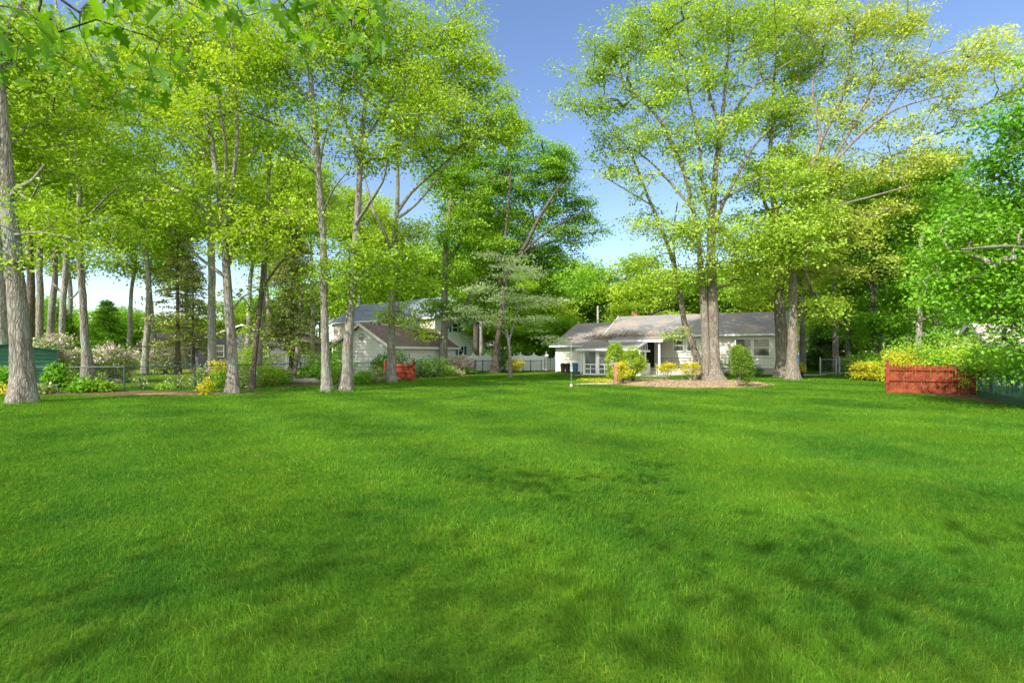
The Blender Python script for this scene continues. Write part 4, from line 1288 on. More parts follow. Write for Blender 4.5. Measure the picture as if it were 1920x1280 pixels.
plant_tree("maple_tree", 29.0,
    [(1339, 712, 46), (1338, 690, 30), (1338, 640, 25), (1336, 560, 22), (1333, 480, 20), (1336, 400, 16), (1342, 320, 13), (1352, 250, 10), (1362, 150, 7), (1370, 40, 4)],
    [[(1326, 712, 26), (1323, 640, 18), (1319, 560, 16), (1314, 500, 13), (1305, 420, 10), (1285, 330, 9), (1262, 275, 8), (1240, 230, 7), (1215, 200, 5), (1188, 180, 3)],
     [(1334, 440, 12), (1348, 400, 10), (1376, 340, 8), (1410, 280, 6), (1440, 245, 4)], [(1345, 280, 9), (1350, 245, 7), (1330, 175, 6), (1322, 105, 4), (1315, 30, 3)],
     [(1353, 255, 8), (1376, 210, 6), (1412, 165, 5), (1445, 140, 4), (1490, 110, 2)], [(1300, 395, 7), (1255, 340, 6), (1215, 300, 4), (1170, 270, 3)],
     [(1335, 430, 8), (1318, 350, 7), (1310, 270, 6), (1290, 170, 4), (1270, 80, 3)], [(1350, 380, 7), (1395, 350, 5), (1430, 330, 3)]],
    [(1130, 120, 75, 50), (1200, 60, 85, 55), (1290, 40, 110, 55), (1400, 40, 110, 60), (1110, 195, 65, 30), (1220, 170, 85, 45), (1330, 150, 100, 60, 0, .8), (1170, 250, 65, 26), (1275, 270, 75, 30, 0, .8), (1400, 220, 60, 45), (1190, 355, 55, 26, 0, .6),
     (1310, 345, 75, 40, 0, .8), (1285, 440, 70, 34), (1375, 435, 75, 45), (1215, 440, 45, 22, 0, .6), (1325, 510, 70, 24), (1395, 510, 50, 30), (1270, 520, 45, 20), (1275, 620, 26, 7), (1330, 450, 60, 40, -2), (1420, 480, 60, 40, -1), (1450, 300, 60, 40), (1310, 250, 70, 40)],
    'olive', "huge multi stemmed maple with flared base in the mulch bed", 32, bark='bark_brown', size=.17, n_per=40, dens=3.5, seg=.8)
plant_tree("maple_tree", 30.0,
    [(1314, 706, 26), (1309, 680, 17), (1299, 650, 14), (1284, 605, 13), (1275, 550, 11), (1262, 490, 9), (1240, 430, 8), (1215, 370, 6), (1192, 310, 5), (1172, 270, 4), (1145, 250, 3)],
    [[(1272, 540, 6), (1262, 450, 5), (1270, 380, 3)], [(1222, 385, 4), (1180, 360, 3), (1130, 330, 2)]],
    [(1160, 260, 50, 24, 0, .8), (1140, 320, 45, 16, 0, .6), (1200, 420, 50, 20, 0, .6), (1230, 490, 40, 16, 0, .7), (1250, 560, 30, 12, 0, .5), (1180, 310, 50, 20, 0, .6)],
    'olive', "leaning pale maple stem beside the huge multi stemmed trunk", 33, bark='bark_brown', size=.16)
plant_tree("maple_tree", 32.0,
    [(1472, 705, 40), (1468, 670, 28), (1464, 600, 23), (1461, 540, 20), (1459, 480, 19), (1455, 420, 15), (1450, 350, 12), (1445, 280, 9), (1450, 180, 6), (1460, 60, 4)],
    [[(1456, 430, 9), (1430, 370, 7), (1415, 300, 4)], [(1452, 370, 8), (1475, 290, 6), (1490, 200, 4), (1500, 120, 2)]],
    [(1450, 430, 80, 45), (1450, 320, 75, 50), (1480, 510, 80, 34), (1470, 220, 70, 50), (1500, 120, 80, 60), (1430, 545, 45, 22), (1470, 30, 90, 50), (1485, 425, 75, 40, -5), (1500, 340, 55, 32, -4.5), (1490, 460, 60, 26, -5), (1540, 565, 36, 20, -4)],
    'olive', "broad brown trunk with spreading roots against the ranch house wall", 34, bark='bark_brown', size=.18)
plant_tree("maple_tree", 29.0,
    [(1485, 712, 29), (1486, 670, 22), (1488, 600, 20), (1487, 540, 18), (1487, 480, 16), (1490, 420, 15), (1500, 360, 13), (1520, 315, 11), (1545, 255, 8), (1572, 205, 6), (1590, 150, 4), (1600, 80, 3)],
    [[(1502, 365, 9), (1550, 315, 8), (1580, 270, 7), (1612, 215, 6), (1640, 180, 4)], [(1505, 360, 9), (1560, 308, 8), (1622, 245, 6), (1680, 205, 5), (1760, 180, 3)],
     [(1492, 415, 10), (1545, 380, 9), (1600, 330, 7), (1650, 305, 5), (1760, 250, 4), (1830, 222, 2)], [(1490, 430, 8), (1560, 390, 6), (1630, 370, 5), (1700, 350, 3)], [(1530, 300, 7), (1537, 245, 6), (1524, 155, 5), (1560, 90, 3)],
     [(1600, 240, 5), (1660, 110, 4), (1690, 70, 2)], [(1650, 225, 5), (1720, 130, 4), (1800, 80, 2)], [(1487, 560, 5), (1530, 575, 4), (1580, 570, 2)]],
    [(1560, 50, 105, 55, 0, .8), (1680, 50, 85, 50), (1640, 140, 105, 32, 0, .9), (1760, 130, 85, 30), (1850, 110, 65, 45), (1560, 210, 75, 36, 0, .7), (1700, 235, 95, 22, 0, .9), (1800, 190, 75, 20), (1640, 320, 105, 28), (1550, 330, 65, 40), (1740, 300, 85, 30),
     (1560, 430, 90, 36), (1640, 400, 80, 30), (1545, 580, 50, 20), (1890, 180, 50, 30), (1610, 500, 60, 20), (1530, 490, 60, 30)],
    'gold', "pale trunk with white patch and golden young leaves fanning far sideways", 35, bark='bark_brown', size=.17, n_per=42, dens=3.5, seg=.8)
plant_tree("oak_tree", 39.0, [(1505, 699, 13), (1505, 620, 12), (1506, 540, 10), (1510, 450, 8), (1515, 350, 5)], [], [(1520, 420, 60, 50), (1520, 330, 60, 50)], 'olive', "slimmer trunk in front of the blue house", 36, size=.2)
plant_tree("oak_tree", 39.0, [(1567, 700, 14), (1566, 620, 12), (1564, 540, 11), (1568, 450, 8), (1575, 350, 5)], [[(1565, 560, 5), (1600, 530, 4), (1630, 500, 2)]], [(1580, 480, 65, 45), (1575, 590, 40, 26), (1570, 400, 60, 50), (1600, 550, 40, 26)], 'green', "grey trunk just behind the open wire gate", 37, size=.2)
plant_tree("oak_tree", 41.0, [(1591, 699, 10), (1591, 640, 9), (1594, 580, 7), (1598, 500, 5)], [], [(1605, 560, 45, 35), (1610, 620, 30, 24), (1605, 480, 50, 45)], 'green', "thin trunk between the wire gate posts", 38, size=.2)
plant_tree("oak_tree", 33.0, [(1646, 706, 18), (1642, 640, 16), (1638, 570, 14), (1640, 490, 10), (1650, 390, 6), (1655, 300, 4)], [[(1638, 548, 8), (1662, 527, 6), (1700, 518, 4), (1740, 500, 2)], [(1638, 545, 7), (1615, 510, 5), (1600, 470, 3)]],
    [(1640, 470, 85, 50), (1710, 420, 85, 60), (1690, 545, 70, 36), (1620, 600, 40, 30), (1680, 610, 50, 24), (1650, 370, 80, 50), (1740, 350, 70, 60)], 'vivid', "dark forked trunk above the large round green bush", 39, bark='bark_dark', size=.19, dens=4.8)
plant_tree("oak_tree", 36.0, [(1659, 702, 11), (1655, 650, 10), (1649, 600, 9), (1650, 520, 6)], [], [(1660, 520, 60, 40), (1700, 470, 60, 50)], 'green', "pale slim trunk leaning beside the dark forked one", 40, bark='bark_pale', size=.2)
plant_tree("oak_tree", 30.0, [(1722, 711, 14), (1722, 640, 13), (1721, 590, 12), (1722, 500, 9), (1730, 400, 6)], [], [(1730, 500, 75, 55), (1745, 580, 60, 22), (1740, 400, 70, 50), (1770, 620, 60, 30)], 'vivid', "white barked trunk rising behind the red picket fence", 41, bark='bark_pale', size=.18)
plant_tree("maple_tree", 13.5, [(2085, 774, 44), (2072, 600, 38), (2055, 450, 32), (2035, 300, 24), (2015, 180, 14), (2000, 80, 8)],
    [[(2062, 520, 18), (1985, 480, 11), (1900, 462, 8), (1800, 468, 4)], [(2056, 460, 18), (1965, 380, 11), (1885, 330, 7), (1830, 300, 3)], [(2066, 600, 15), (1975, 590, 9), (1880, 598, 6), (1800, 600, 3)], [(2045, 380, 14), (1960, 290, 9), (1910, 240, 5)]],
    [(1885, 320, 85, 75), (1930, 240, 60, 60), (1900, 470, 120, 70), (1835, 545, 95, 40), (1890, 610, 80, 24), (1780, 500, 70, 40), (1990, 400, 120, 200), (1800, 420, 60, 30), (1960, 680, 90, 30)],
    'vivid', "vivid green maple reaching in over the netting fence from the frame's edge", 42, size=.11, n_per=44, dens=11, spread=(.34, .10), seg=.5)

# the near oak: only its low leafy boughs come into the frame
def lobed_leaves(centres, normals_up, size, rng, tints):
    prof = [(0, 0), (0.10, 0.10), (0.18, 0.28), (0.30, 0.10), (0.42, 0.36), (0.55, 0.12), (0.68, 0.26), (0.80, 0.08), (1.0, 0.0)]
    V, F3, T = [], [], []
    n = 0
    for c, tn in zip(centres, tints):
        a = rng.normal(size=3); a[2] = -abs(a[2]) * 0.9 - 0.25; a /= np.linalg.norm(a)
        nn = np.array([0, 0, 1.0]) + rng.normal(size=3) * 0.75
        w = np.cross(a, nn); w /= np.linalg.norm(w); m = np.cross(w, a)
        L = size * rng.uniform(0.65, 1.25)
        curl = rng.uniform(-0.25, 0.25)
        spine = [c + a * L * u + m * L * curl * u * u for u, _ in prof]
        rgt = [p + w * L * b + m * L * 0.25 * b for p, (u, b) in zip(spine, prof)]
        lft = [p - w * L * b + m * L * 0.25 * b for p, (u, b) in zip(spine, prof)]
        k = len(prof)
        V += spine + rgt + lft
        for i in range(k - 1):
            F3.append((n + i, n + k + i, n + k + i + 1, n + i + 1))
            F3.append((n + i + 1, n + 2 * k + i + 1, n + 2 * k + i, n + i))
        T += [tn] * (3 * k)
        n += 3 * k
    return np.array(V), np.array(F3), np.array(T)

rng = np.random.default_rng(77)
near = empty("oak_tree", (-1.5, -6.0, 0))
tag(near, "near oak whose large lobed leaves hang into the top of the picture", "tree")
o = np.array(near.location)
tr = [np.array((-1.5, -6.0, z)) for z in (0, 0.6, 2.0, 4.0, 6.0, 8.5, 11.0)]
mains = [smooth_poly(tr, [0.46, 0.38, 0.34, 0.30, 0.23, 0.16, 0.06], 0.4)]
def nb(pts, r0, r1=None):
    return smooth_poly(pts, np.linspace(r0, r1, len(pts)) if r1 is not None else r0, 0.3)
mains.append(nb([(-1.5, -6.0, 4.0), (-2.2, -3.2, 5.1), (-2.9, 0.0, 5.2), (-3.0, 2.0, 4.6), (-2.6, 3.3, 4.0)], [.09, .014, .007, .005, .004]))
mains.append(nb([(-2.2, -3.2, 5.1), (-1.8, -0.5, 5.4), (-1.4, 1.6, 4.9), (-1.2, 3.2, 4.1)], [.012, .007, .005, .004]))
mains.append(nb([(-2.9, 0.0, 5.2), (-3.4, 1.6, 4.8), (-3.5, 2.8, 4.2)], [.010, .008, .005]))
mains.append(nb([(-1.5, -6.0, 6.0), (-5.0, -6.3, 8.0), (-9.0, -6.2, 9.0)], 0.10, 0.03))
mains.append(nb([(-1.5, -6.0, 6.0), (-2.5, -7.5, 7.5), (-3.0, -9.0, 8.8)], 0.10, 0.04))
# leaf tufts of the low boughs, where the picture shows them
tufts = [(25, 15, 3.2), (70, 35, 3.0), (110, 60, 2.9), (150, 25, 3.1), (190, 10, 3.2), (120, 110, 3.3), (175, 115, 3.2), (45, 70, 3.6), (250, 60, 3.0), (270, 105, 2.9), (300, 80, 3.1), (255, 150, 3.3), (285, 135, 3.1), (320, 110, 3.4), (345, 160, 3.6),
         (430, 20, 3.3), (465, 30, 3.3), (390, 25, 3.5), (530, 10, 3.2), (575, 25, 3.0), (610, 40, 3.1), (640, 30, 3.2), (600, 65, 3.3), (660, 55, 3.4), (555, 45, 3.4), (690, 20, 3.6), (690, 120, 4.0), (700, 60, 3.8), (190, 160, 3.8), (30, 130, 3.7),
         (-40, 60, 3.2), (-90, 20, 3.0), (-60, 140, 3.4), (230, -40, 3.0), (330, -50, 3.0), (450, -50, 3.0), (560, -50, 3.0), (660, -40, 3.2), (100, -50, 2.8), (0, -40, 2.8), (720, -30, 3.6)]
tc = np.array([P(a, b, d) for a, b, d in tufts])
hi = rng.normal(size=(240, 3)); hi /= np.linalg.norm(hi, axis=1)[:, None]
hi = hi * (rng.uniform(0, 1, 240) ** 0.45)[:, None] * np.array([7.5, 2.4, 1.4]) + np.array([-6.0, -7.0, 9.0])  # unseen upper crown, spread and thinned to shade the near lawn
polys = grow(mains, np.vstack([tc, hi]), rng, 0.003, 0.35, 0.42, 0.2)
V, Fc = tubes_mesh(polys, rng)
link("trunk", np_mesh("trunk", V - o, Fc, True), M['bark_dark'], near)
lc = np.repeat(tc, 7, 0) + rng.normal(size=(len(tc) * 7, 3)) * np.array([0.12, 0.12, 0.07])
v, f, t = lobed_leaves(lc, None, 0.13, rng, np.clip(rng.normal(0.4, 0.2, len(lc)), 0, 1))
link("crown", np_mesh("crown", v - o, f, False, t), M['oakleaf'], near)
v, f, t = leaf_quads(hi, 17, (1.7, 0.7), 0.15, rng)
link("upper_crown", np_mesh("upper_crown", v - o, f, False, t), M['oakleaf'], near)

# generic trees: one mesh pair per kind, copied
def generic(H, R, seed, leaf, bark, nsp, n_per, size, low=0.3, spread=(0.9, 0.3), r0=None):
    rng = np.random.default_rng(seed)
    z = np.linspace(0, H * 0.86, 8)
    wob = np.cumsum(rng.normal(size=(8, 2)) * 0.02 * H, 0) * 0.5; wob[0] = 0
    pts = np.column_stack([wob, z]); r0 = r0 or H * 0.018
    mains = [smooth_poly(pts, np.linspace(r0, r0 * 0.15, 8), 0.6)]
    for k in range(7):
        s = rng.uniform(low, 0.75); a = rng.uniform(0, 6.28)
        p0 = pts[0] * 0 + np.array([np.interp(s * H, z, pts[:, 0]), np.interp(s * H, z, pts[:, 1]), s * H])
        L = R * rng.uniform(0.6, 0.95)
        dr = np.array([math.cos(a), math.sin(a), 0])
        mains.append(smooth_poly([p0, p0 + dr * L * 0.4 + [0, 0, L * 0.3], p0 + dr * L + [0, 0, L * 0.55]], [r0 * 0.42, r0 * 0.25, r0 * 0.06], 0.6))
    sp = []
    for k in range(13):
        c = rng.normal(size=3); c /= np.linalg.norm(c); c *= rng.uniform(0.45, 0.85)
        c = c * np.array([R, R, H * (1 - low) / 2]) + np.array([0, 0, H * (0.5 + low / 2)])
        m = nsp // 13
        v = rng.normal(size=(m, 3)); v /= np.linalg.norm(v, axis=1)[:, None]; v *= (rng.uniform(0, 1, m) ** 0.4)[:, None]
        sp.append(c + v * np.array([R * 0.42, R * 0.42, R * 0.27]))
    sp = np.concatenate(sp); sp = sp[sp[:, 2] > H * low * 0.6]
    polys = grow(mains, sp, rng, 0.012, 0.9)
    V, Fc = tubes_mesh(polys, rng)
    st = np.clip(0.5 + 0.3 * np.sin(sp @ (rng.normal(size=3) * 0.5)) + rng.uniform(-.25, .25, len(sp)), 0, 1)
    v, f, t = leaf_quads(sp, n_per, spread, size, rng, 0.25, 0.75, st)
    tm = np_mesh("trunk", V, Fc, True); tm.materials.append(M[bark])
    cm = np_mesh("crown", v, f, False, t); cm.materials.append(M[leaf])
    return tm, cm

def put(kind, name, loc, rz, sc, label, group):
    r = empty(name, loc, rz); r.scale = (sc[0], sc[0], sc[1]); tag(r, label, "tree", group)
    for nm, me in zip(("trunk", "crown"), kind):
        link(nm, me, None, r)
    return r

KB = generic(14, 6.0, 101, 'green', 'bark', 420, 44, 0.34, 0.22, (0.9, 0.28))
KC = generic(16, 5.5, 102, 'lime', 'bark', 420, 44, 0.34, 0.25, (0.9, 0.28))
KD = generic(13, 6.5, 103, 'deep', 'bark_dark', 460, 46, 0.34, 0.12, (0.9, 0.3))
rb = random.Random(9)
BG = [  # px, depth, height of top in photo px, kind
    (-60, 62, 520, KD), (20, 66, 560, KB), (95, 60, 555, KD), (150, 75, 575, KC), (205, 58, 578, KD), (250, 70, 570, KB), (318, 64, 590, KC), (360, 80, 590, KB), (420, 66, 560, KC), (480, 76, 545, KB), (540, 70, 530, KD), (600, 74, 520, KB), (660, 80, 470, KC),
    (720, 72, 480, KB), (780, 84, 450, KC), (850, 76, 440, KB), (905, 66, 470, KD), (960, 70, 470, KD), (1010, 62, 520, KC), (1040, 80, 480, KD), (1085, 66, 505, KD), (1130, 74, 478, KB), (1180, 62, 470, KC), (1235, 70, 470, KC), (1290, 64, 490, KB), (1345, 72, 480, KB), (1400, 62, 480, KC),
    (1450, 74, 470, KB), (1510, 70, 450, KC), (1560, 64, 470, KB), (1620, 56, 440, KC), (1680, 54, 430, KB), (1740, 50, 420, KC), (1800, 52, 400, KB), (1870, 48, 380, KD), (1950, 46, 360, KB), (1640, 44, 560, KD), (1710, 42, 560, KC), (1570, 50, 580, KD), (1030, 54, 590, KD), (940, 56, 600, KB), (1210, 56, 560, KC)]
for px, d, ytop, kind in BG:
    top = CAM_H + (HOR - ytop) / 960.0 * d
    H = {id(KB): 14.0, id(KC): 16.0, id(KD): 13.0}[id(kind)]
    sz = top / H
    sxy = max(sz, 0.75) * rb.uniform(0.85, 1.1)
    nm = {id(KB): "mid green", id(KC): "pale lime", id(KD): "dark green"}[id(kind)]
    put(kind, "background_tree", base_at(px, d), rb.uniform(0, 6.28), (sxy, sz), nm + " leafy tree in the wood far behind the houses", nm + " trees of the far wood")

KT = generic(21, 4.2, 105, 'lime', 'bark_pale', 420, 44, 0.26, 0.42, (0.7, 0.24), 0.27)
for i, (px, d, s) in enumerate([(-40, 40, 1.0), (25, 46, 1.05), (135, 48, 1.0), (232, 52, .95), (295, 55, 1.0), (350, 50, .95), (455, 46, 1.0), (515, 52, 1.0), (562, 48, .95), (665, 64, 1.1), (700, 70, 1.1), (1520, 52, .9), (1555, 46, .8), (1612, 48, .85), (1690, 40, .75), (1755, 36, .7), (1790, 42, .8)]):
    put(KT, "slim_tree", base_at(px, d), i * 2.1, (s, s * rb.uniform(.9, 1.1)), "slim tall tree with a bare pale lower trunk in the open wood behind the yard", "slim trees of the open wood")

# ------------------------------------------------------------------ conifers
def spruce(px, d, ytop, rbase, label, seed, ybase_clear=0.18, leaf='spruce', dens=1.0):
    rng = np.random.default_rng(seed)
    H = CAM_H + (HOR - ytop) / 960.0 * d
    o = base_at(px, d)
    root = empty("spruce_tree", o); tag(root, label, "tree")
    polys = [(np.column_stack([np.zeros(10), np.zeros(10), np.linspace(0, H, 10)]), np.linspace(H * 0.016, 0.01, 10), 10, True)]
    C = []
    z = H * ybase_clear
    while z < H * 0.98:
        k = int(5 + 2 * rng.random())
        R = rbase * (1 - z / H) ** 0.8 + 0.15
        for j in range(k):
            a = rng.uniform(0, 6.28); r = R * rng.uniform(0.6, 1.1)
            s = np.linspace(0, 1, 6)[:, None]
            dr = np.array([math.cos(a), math.sin(a), 0])
            p = np.array([0, 0, z]) + dr * r * s + np.array([0, 0, 1]) * (0.10 * r * s - 0.38 * r * s ** 2)
            polys.append((p, np.linspace(0.028, 0.006, 6), 4, False))
            m = max(3, int(r * 8 * dens))
            u = rng.uniform(0.25, 1, m)
            q = np.array([0, 0, z]) + dr * (r * u)[:, None] + np.array([0, 0, 1]) * (0.10 * r * u - 0.38 * r * u ** 2)[:, None]
            C.append(q + rng.normal(size=q.shape) * np.array([0.10 * r, 0.10 * r, 0.03]))
        z += H * 0.032 * rng.uniform(0.8, 1.3)
    V, Fc = tubes_mesh(polys, rng)
    link("trunk", np_mesh("trunk", V, Fc, True), M['bark_dark'], root)
    sp = np.concatenate(C)
    v, f, t = leaf_quads(sp, 22, (0.16, 0.05), 0.15, rng, 0.6, 0.9)
    link("crown", np_mesh("crown", v, f, False, t), M[leaf], root)
spruce(333, 37.0, 400, 3.4, "thin spruce with bare dead lower twigs before the brown roofed house", 201, 0.22, 'spruce', .22)
spruce(362, 41.0, 480, 2.6, "sparse spruce beside the charcoal house gable", 202, 0.2, 'spruce', .22)
spruce(548, 32.0, 400, 3.4, "broad drooping spruce between the leaning tree and the white deck railing", 203, 0.2, 'spruce', .4)
spruce(1545, 44.0, 600, 1.9, "dark narrow spruce beside the blue house", 204, 0.02, 'hedge', 1.3)
spruce(200, 46.0, 560, 2.6, "dark spruce behind the tallest pink rhododendron", 205, 0.05, 'deep', .7)
spruce(118, 44.0, 575, 2.4, "dark spruce behind the pale slim trunks by the shed", 206, 0.05, 'deep', .7)

# ------------------------------------------------------------------ shrubs
def shrub(name, px, d, w, h, leaf, label, seed, n=60, n_per=26, size=0.09, lift=0.0, cat="shrub", group=None, stems=5, bark='bark_dark', bloom=0, shape='ball', lean=0.0, spread=None, flat=0.6, hollow=0.55, bow=0.0):
    """w, h in metres; lift is the height of bare stem"""
    rng = np.random.default_rng(seed)
    o = base_at(px, d)
    root = empty(name, o); tag(root, label, cat, group)
    v = rng.normal(size=(n, 3)); v /= np.linalg.norm(v, axis=1)[:, None]
    v *= (hollow + (1 - hollow) * rng.uniform(0, 1, n) ** 0.6)[:, None]
    hh_ = h - lift
    if shape == 'cone':
        zf = rng.uniform(0, 1, n) ** 0.8
        rr = np.where(zf < 0.45, 0.8 + 0.2 * zf / 0.45, np.sqrt(np.clip(1 - ((zf - 0.45) / 0.56) ** 2, 0, 1)) * 0.95 + 0.05) * (0.55 + 0.45 * rng.uniform(0, 1, n) ** 0.5)
        a = rng.uniform(0, 6.28, n)
        sp = np.column_stack([np.cos(a) * rr * w / 2, np.sin(a) * rr * w / 2, lift + zf * hh_])
    elif shape == 'box':
        v = np.sign(v) * np.abs(v) ** 0.45; v /= np.abs(v).max()
        sp = v * np.array([w / 2, w / 2 * 0.6, hh_ / 2]) + np.array([0, 0, lift + hh_ / 2])
    else:
        sp = v * np.array([w / 2, w / 2 * 0.85, hh_ / 2]) * (1 + 0.12 * np.sin(4 * v[:, :1] + seed) + 0.1 * np.sin(5 * v[:, 2:3] + seed)) + np.array([0, 0, lift + hh_ / 2])
    sp[:, 2] = np.maximum(sp[:, 2], 0.03)
    sp[:, 0] += lean * (sp[:, 2] / h) ** 1.3 + bow * np.sin(np.pi * sp[:, 2] / h)
    if bow: sp = sp[(sp[:, 2] > 0.62) | (sp[:, 0] > 0.12 + 0.2 * (0.62 - sp[:, 2]))]
    s = spread or (0.11 * max(w, 0.5), 0.06 * max(w, 0.5))
    vv, ff, tt = leaf_quads(sp, n_per, s, size, rng, 0.2, flat)
    vv[:, 2] = np.maximum(vv[:, 2], 0.015)
    link("foliage", np_mesh("foliage", vv, ff, False, tt), M[leaf], root)
    if stems:
        polys = []
        for k in range(stems):
            a = rng.uniform(0, 6.28); e = sp[rng.integers(len(sp))]
            e = e * np.array([0.7, 0.7, 0.85])
            b = np.array([math.cos(a), math.sin(a), 0]) * 0.04 * w
            mid = (b + e) / 2 + rng.normal(size=3) * 0.05 * w; mid[2] = max(mid[2], 0.05)
            p, r = smooth_poly([b, mid, e], [0.022 * max(w, .6), 0.016 * max(w, .6), 0.007], 0.12)
            polys.append((p, r, 5, False))
        V, Fc = tubes_mesh(polys, rng)
        link("stem", np_mesh("stem", V, Fc, True), M[bark], root)
    if bloom:
        top = sp[sp[:, 2] > lift + hh_ * 0.42]
        bloom = int(bloom * 1.05); top = top[rng.integers(0, len(top), bloom)] * np.array([1.08, 1.08, 1.04])
        vv, ff, tt = leaf_quads(top, 22, (0.08, 0.06), 0.085, rng, 0, 0.3)
        link("blossom", np_mesh("blossom", vv, ff, False, tt), M['bloom'], root)
    return root

# pink rhododendrons of the neighbour's yard
shrub("rhododendron", 98, 25.5, 1.8, 2.5, 'rhodo', "rhododendron with pale pink blooms showing above the green shed roof", 301, 130, 24, .11, bloom=70, lift=.3)
shrub("rhododendron", 150, 28.5, 1.6, 1.8, 'rhodo', "rhododendron just beyond the swollen trunk, dark gap beneath it", 302, 90, 24, .11, bloom=34, lift=.5)
shrub("rhododendron", 212, 27.2, 2.3, 2.05, 'rhodo', "tallest pink rhododendron growing above the small stone heap", 303, 150, 24, .11, bloom=60, lift=.35)
shrub("rhododendron", 228, 27.4, 1.0, 1.1, 'rhodo', "low pink sprig of rhododendron beside the tallest one", 304, 30, 20, .10, bloom=16)
shrub("rhododendron", 310, 37.5, 2.7, 1.9, 'rhodo', "wide pink rhododendron beyond the slender trunk on the neighbour's lawn", 305, 120, 24, .12, bloom=70)
shrub("vine_bush", 104, 20.3, 0.6, 1.15, 'vivid', "bright vine bush climbing the wire fence at the shed corner", 306, 46, 24, .11, lift=.35, cat="vine")
shrub("vine_bush", 8, 19.8, 0.9, 1.05, 'vivid', "bright vine over the wire fence at the frame's edge", 307, 36, 22, .11, lift=.4, cat="vine")
shrub("hosta", 152, 20.4, 1.0, .52, 'vivid', "leafy hosta clump at the foot of the swollen trunk", 308, 36, 18, .15, stems=0, cat="plant")
shrub("hosta", 186, 20.6, 1.0, .46, 'green', "darker hosta clump beside the fence next to the leafy one", 309, 36, 18, .15, stems=0, cat="plant")
shrub("hosta", 80, 19.6, .8, .38, 'rhodo', "pale low plant beside the thick oak's flared base", 310, 24, 16, .11, stems=0, cat="plant")
shrub("hosta", 12, 19.2, .9, .42, 'yellow', "yellow green low plant before the shed at the frame's edge", 311, 24, 16, .11, stems=0, cat="plant")
shrub("garden_plant", 126, 23.5, 1.4, .75, 'green', "low green bush behind the wire fence by the shed corner", 312, 40, 20, .11)
shrub("garden_plant", 265, 22.0, .8, .6, 'rhodo', "loose pale twiggy plant inside the wire fence", 313, 16, 14, .08, stems=7)
shrub("garden_plant", 337, 22.4, 1.4, .55, 'rhodo', "scraggly low bush along the wire fence", 314, 34, 14, .08, stems=9)
shrub("garden_plant", 312, 21.4, .7, .35, 'green', "small green weed clump at the fence foot", 315, 18, 14, .09, stems=3)
shrub("yellow_bush", 384, 19.2, .52, .62, 'yellow', "small yellow leaved bush at the end of the brick edging", 316, 30, 20, .07)
shrub("garden_plant", 377, 23.2, .8, .9, 'rhodo', "pale leafed bush just before the straight pale trunk", 317, 30, 18, .1)
shrub("yellow_bush", 415, 24.5, 1.1, 1.25, 'yellow', "yellow topped bush between the two trunks by the fence", 318, 50, 22, .1)
shrub("garden_plant", 415, 23.0, .9, .75, 'deep', "dark green bush below the yellow topped bush", 319, 36, 22, .1)
for i, (px, d, w, h, lf, lab) in enumerate([
    (452, 25.0, 1.3, 1.3, 'green', "leafy bush behind the dark forked oak"), (462, 23.0, 1.0, .9, 'rhodo', "pale low bush behind the thin leaning trunk"), (500, 24.5, 1.4, 1.0, 'green', "wide bright bush right of the leaning trunk along the fence"),
    (478, 30.0, 1.8, 2.2, 'lime', "tall loose lime bush in front of the charcoal wall"), (525, 25.5, 1.2, .7, 'vivid', "low vivid plant before the twisted stump"), (582, 27.5, 1.1, 1.1, 'vivid', "vivid green bush by the stone heap"),
    (633, 29.0, 1.9, 2.0, 'deep', "tall deep green bush between the two straight oaks"), (600, 30.5, 1.4, 1.5, 'rhodo', "pale leafed bush below the deck railing"), (632, 26.0, 1.0, .9, 'green', "low bush between the trunks at the lawn edge"),
    (678, 25.6, .8, .62, 'vivid', "spiky green day lily clump by the flared oak"), (702, 27.0, 1.2, .75, 'rhodo', "mixed low bush before the garage gable"), (716, 31.0, 1.3, 1.45, 'hedge', "dark evergreen bush against the picket panel's post"),
    (741, 31.3, 1.9, 1.85, 'hedge', "rounded dark evergreen showing above the orange red pickets"), (794, 32.5, 1.5, 1.05, 'hedge', "dark clipped bush at the picket panel's end"), (812, 33.5, 1.9, 1.3, 'hedge', "large clipped dark bush with yellow tips by the garage"),
    (838, 35.0, .7, .7, 'lime', "small lime plant by the fence post"), (880, 37.0, 1.0, .5, 'hedge', "low dark edging bush before the pink azalea"), (850, 36.0, 1.2, .45, 'rhodo', "low flowering edging plant below the azalea")]):
    shrub("garden_bush", px, d, w, h, lf, lab, 330 + i, int(40 + 26 * w * h), 22, .09 + .01 * (d > 28))
shrub("azalea", 862, 37.5, 1.9, 1.35, 'russet', "pink and white azalea before the shaded gable wall", 350, 80, 22, .10)
shrub("garden_bush", 945, 41.0, 1.15, 1.75, 'hedge', "dark two tiered evergreen beside the dogwood stem", 351, 80, 24, .11)
shrub("garden_bush", 966, 40.0, 1.15, 1.1, 'yellow', "round yellow green bush right beside the dogwood stem", 352, 60, 24, .1, lift=.2)
shrub("garden_bush", 915, 47.0, 1.6, 2.0, 'hedge', "dark rounded bush rising behind the white fence", 353, 60, 24, .12)

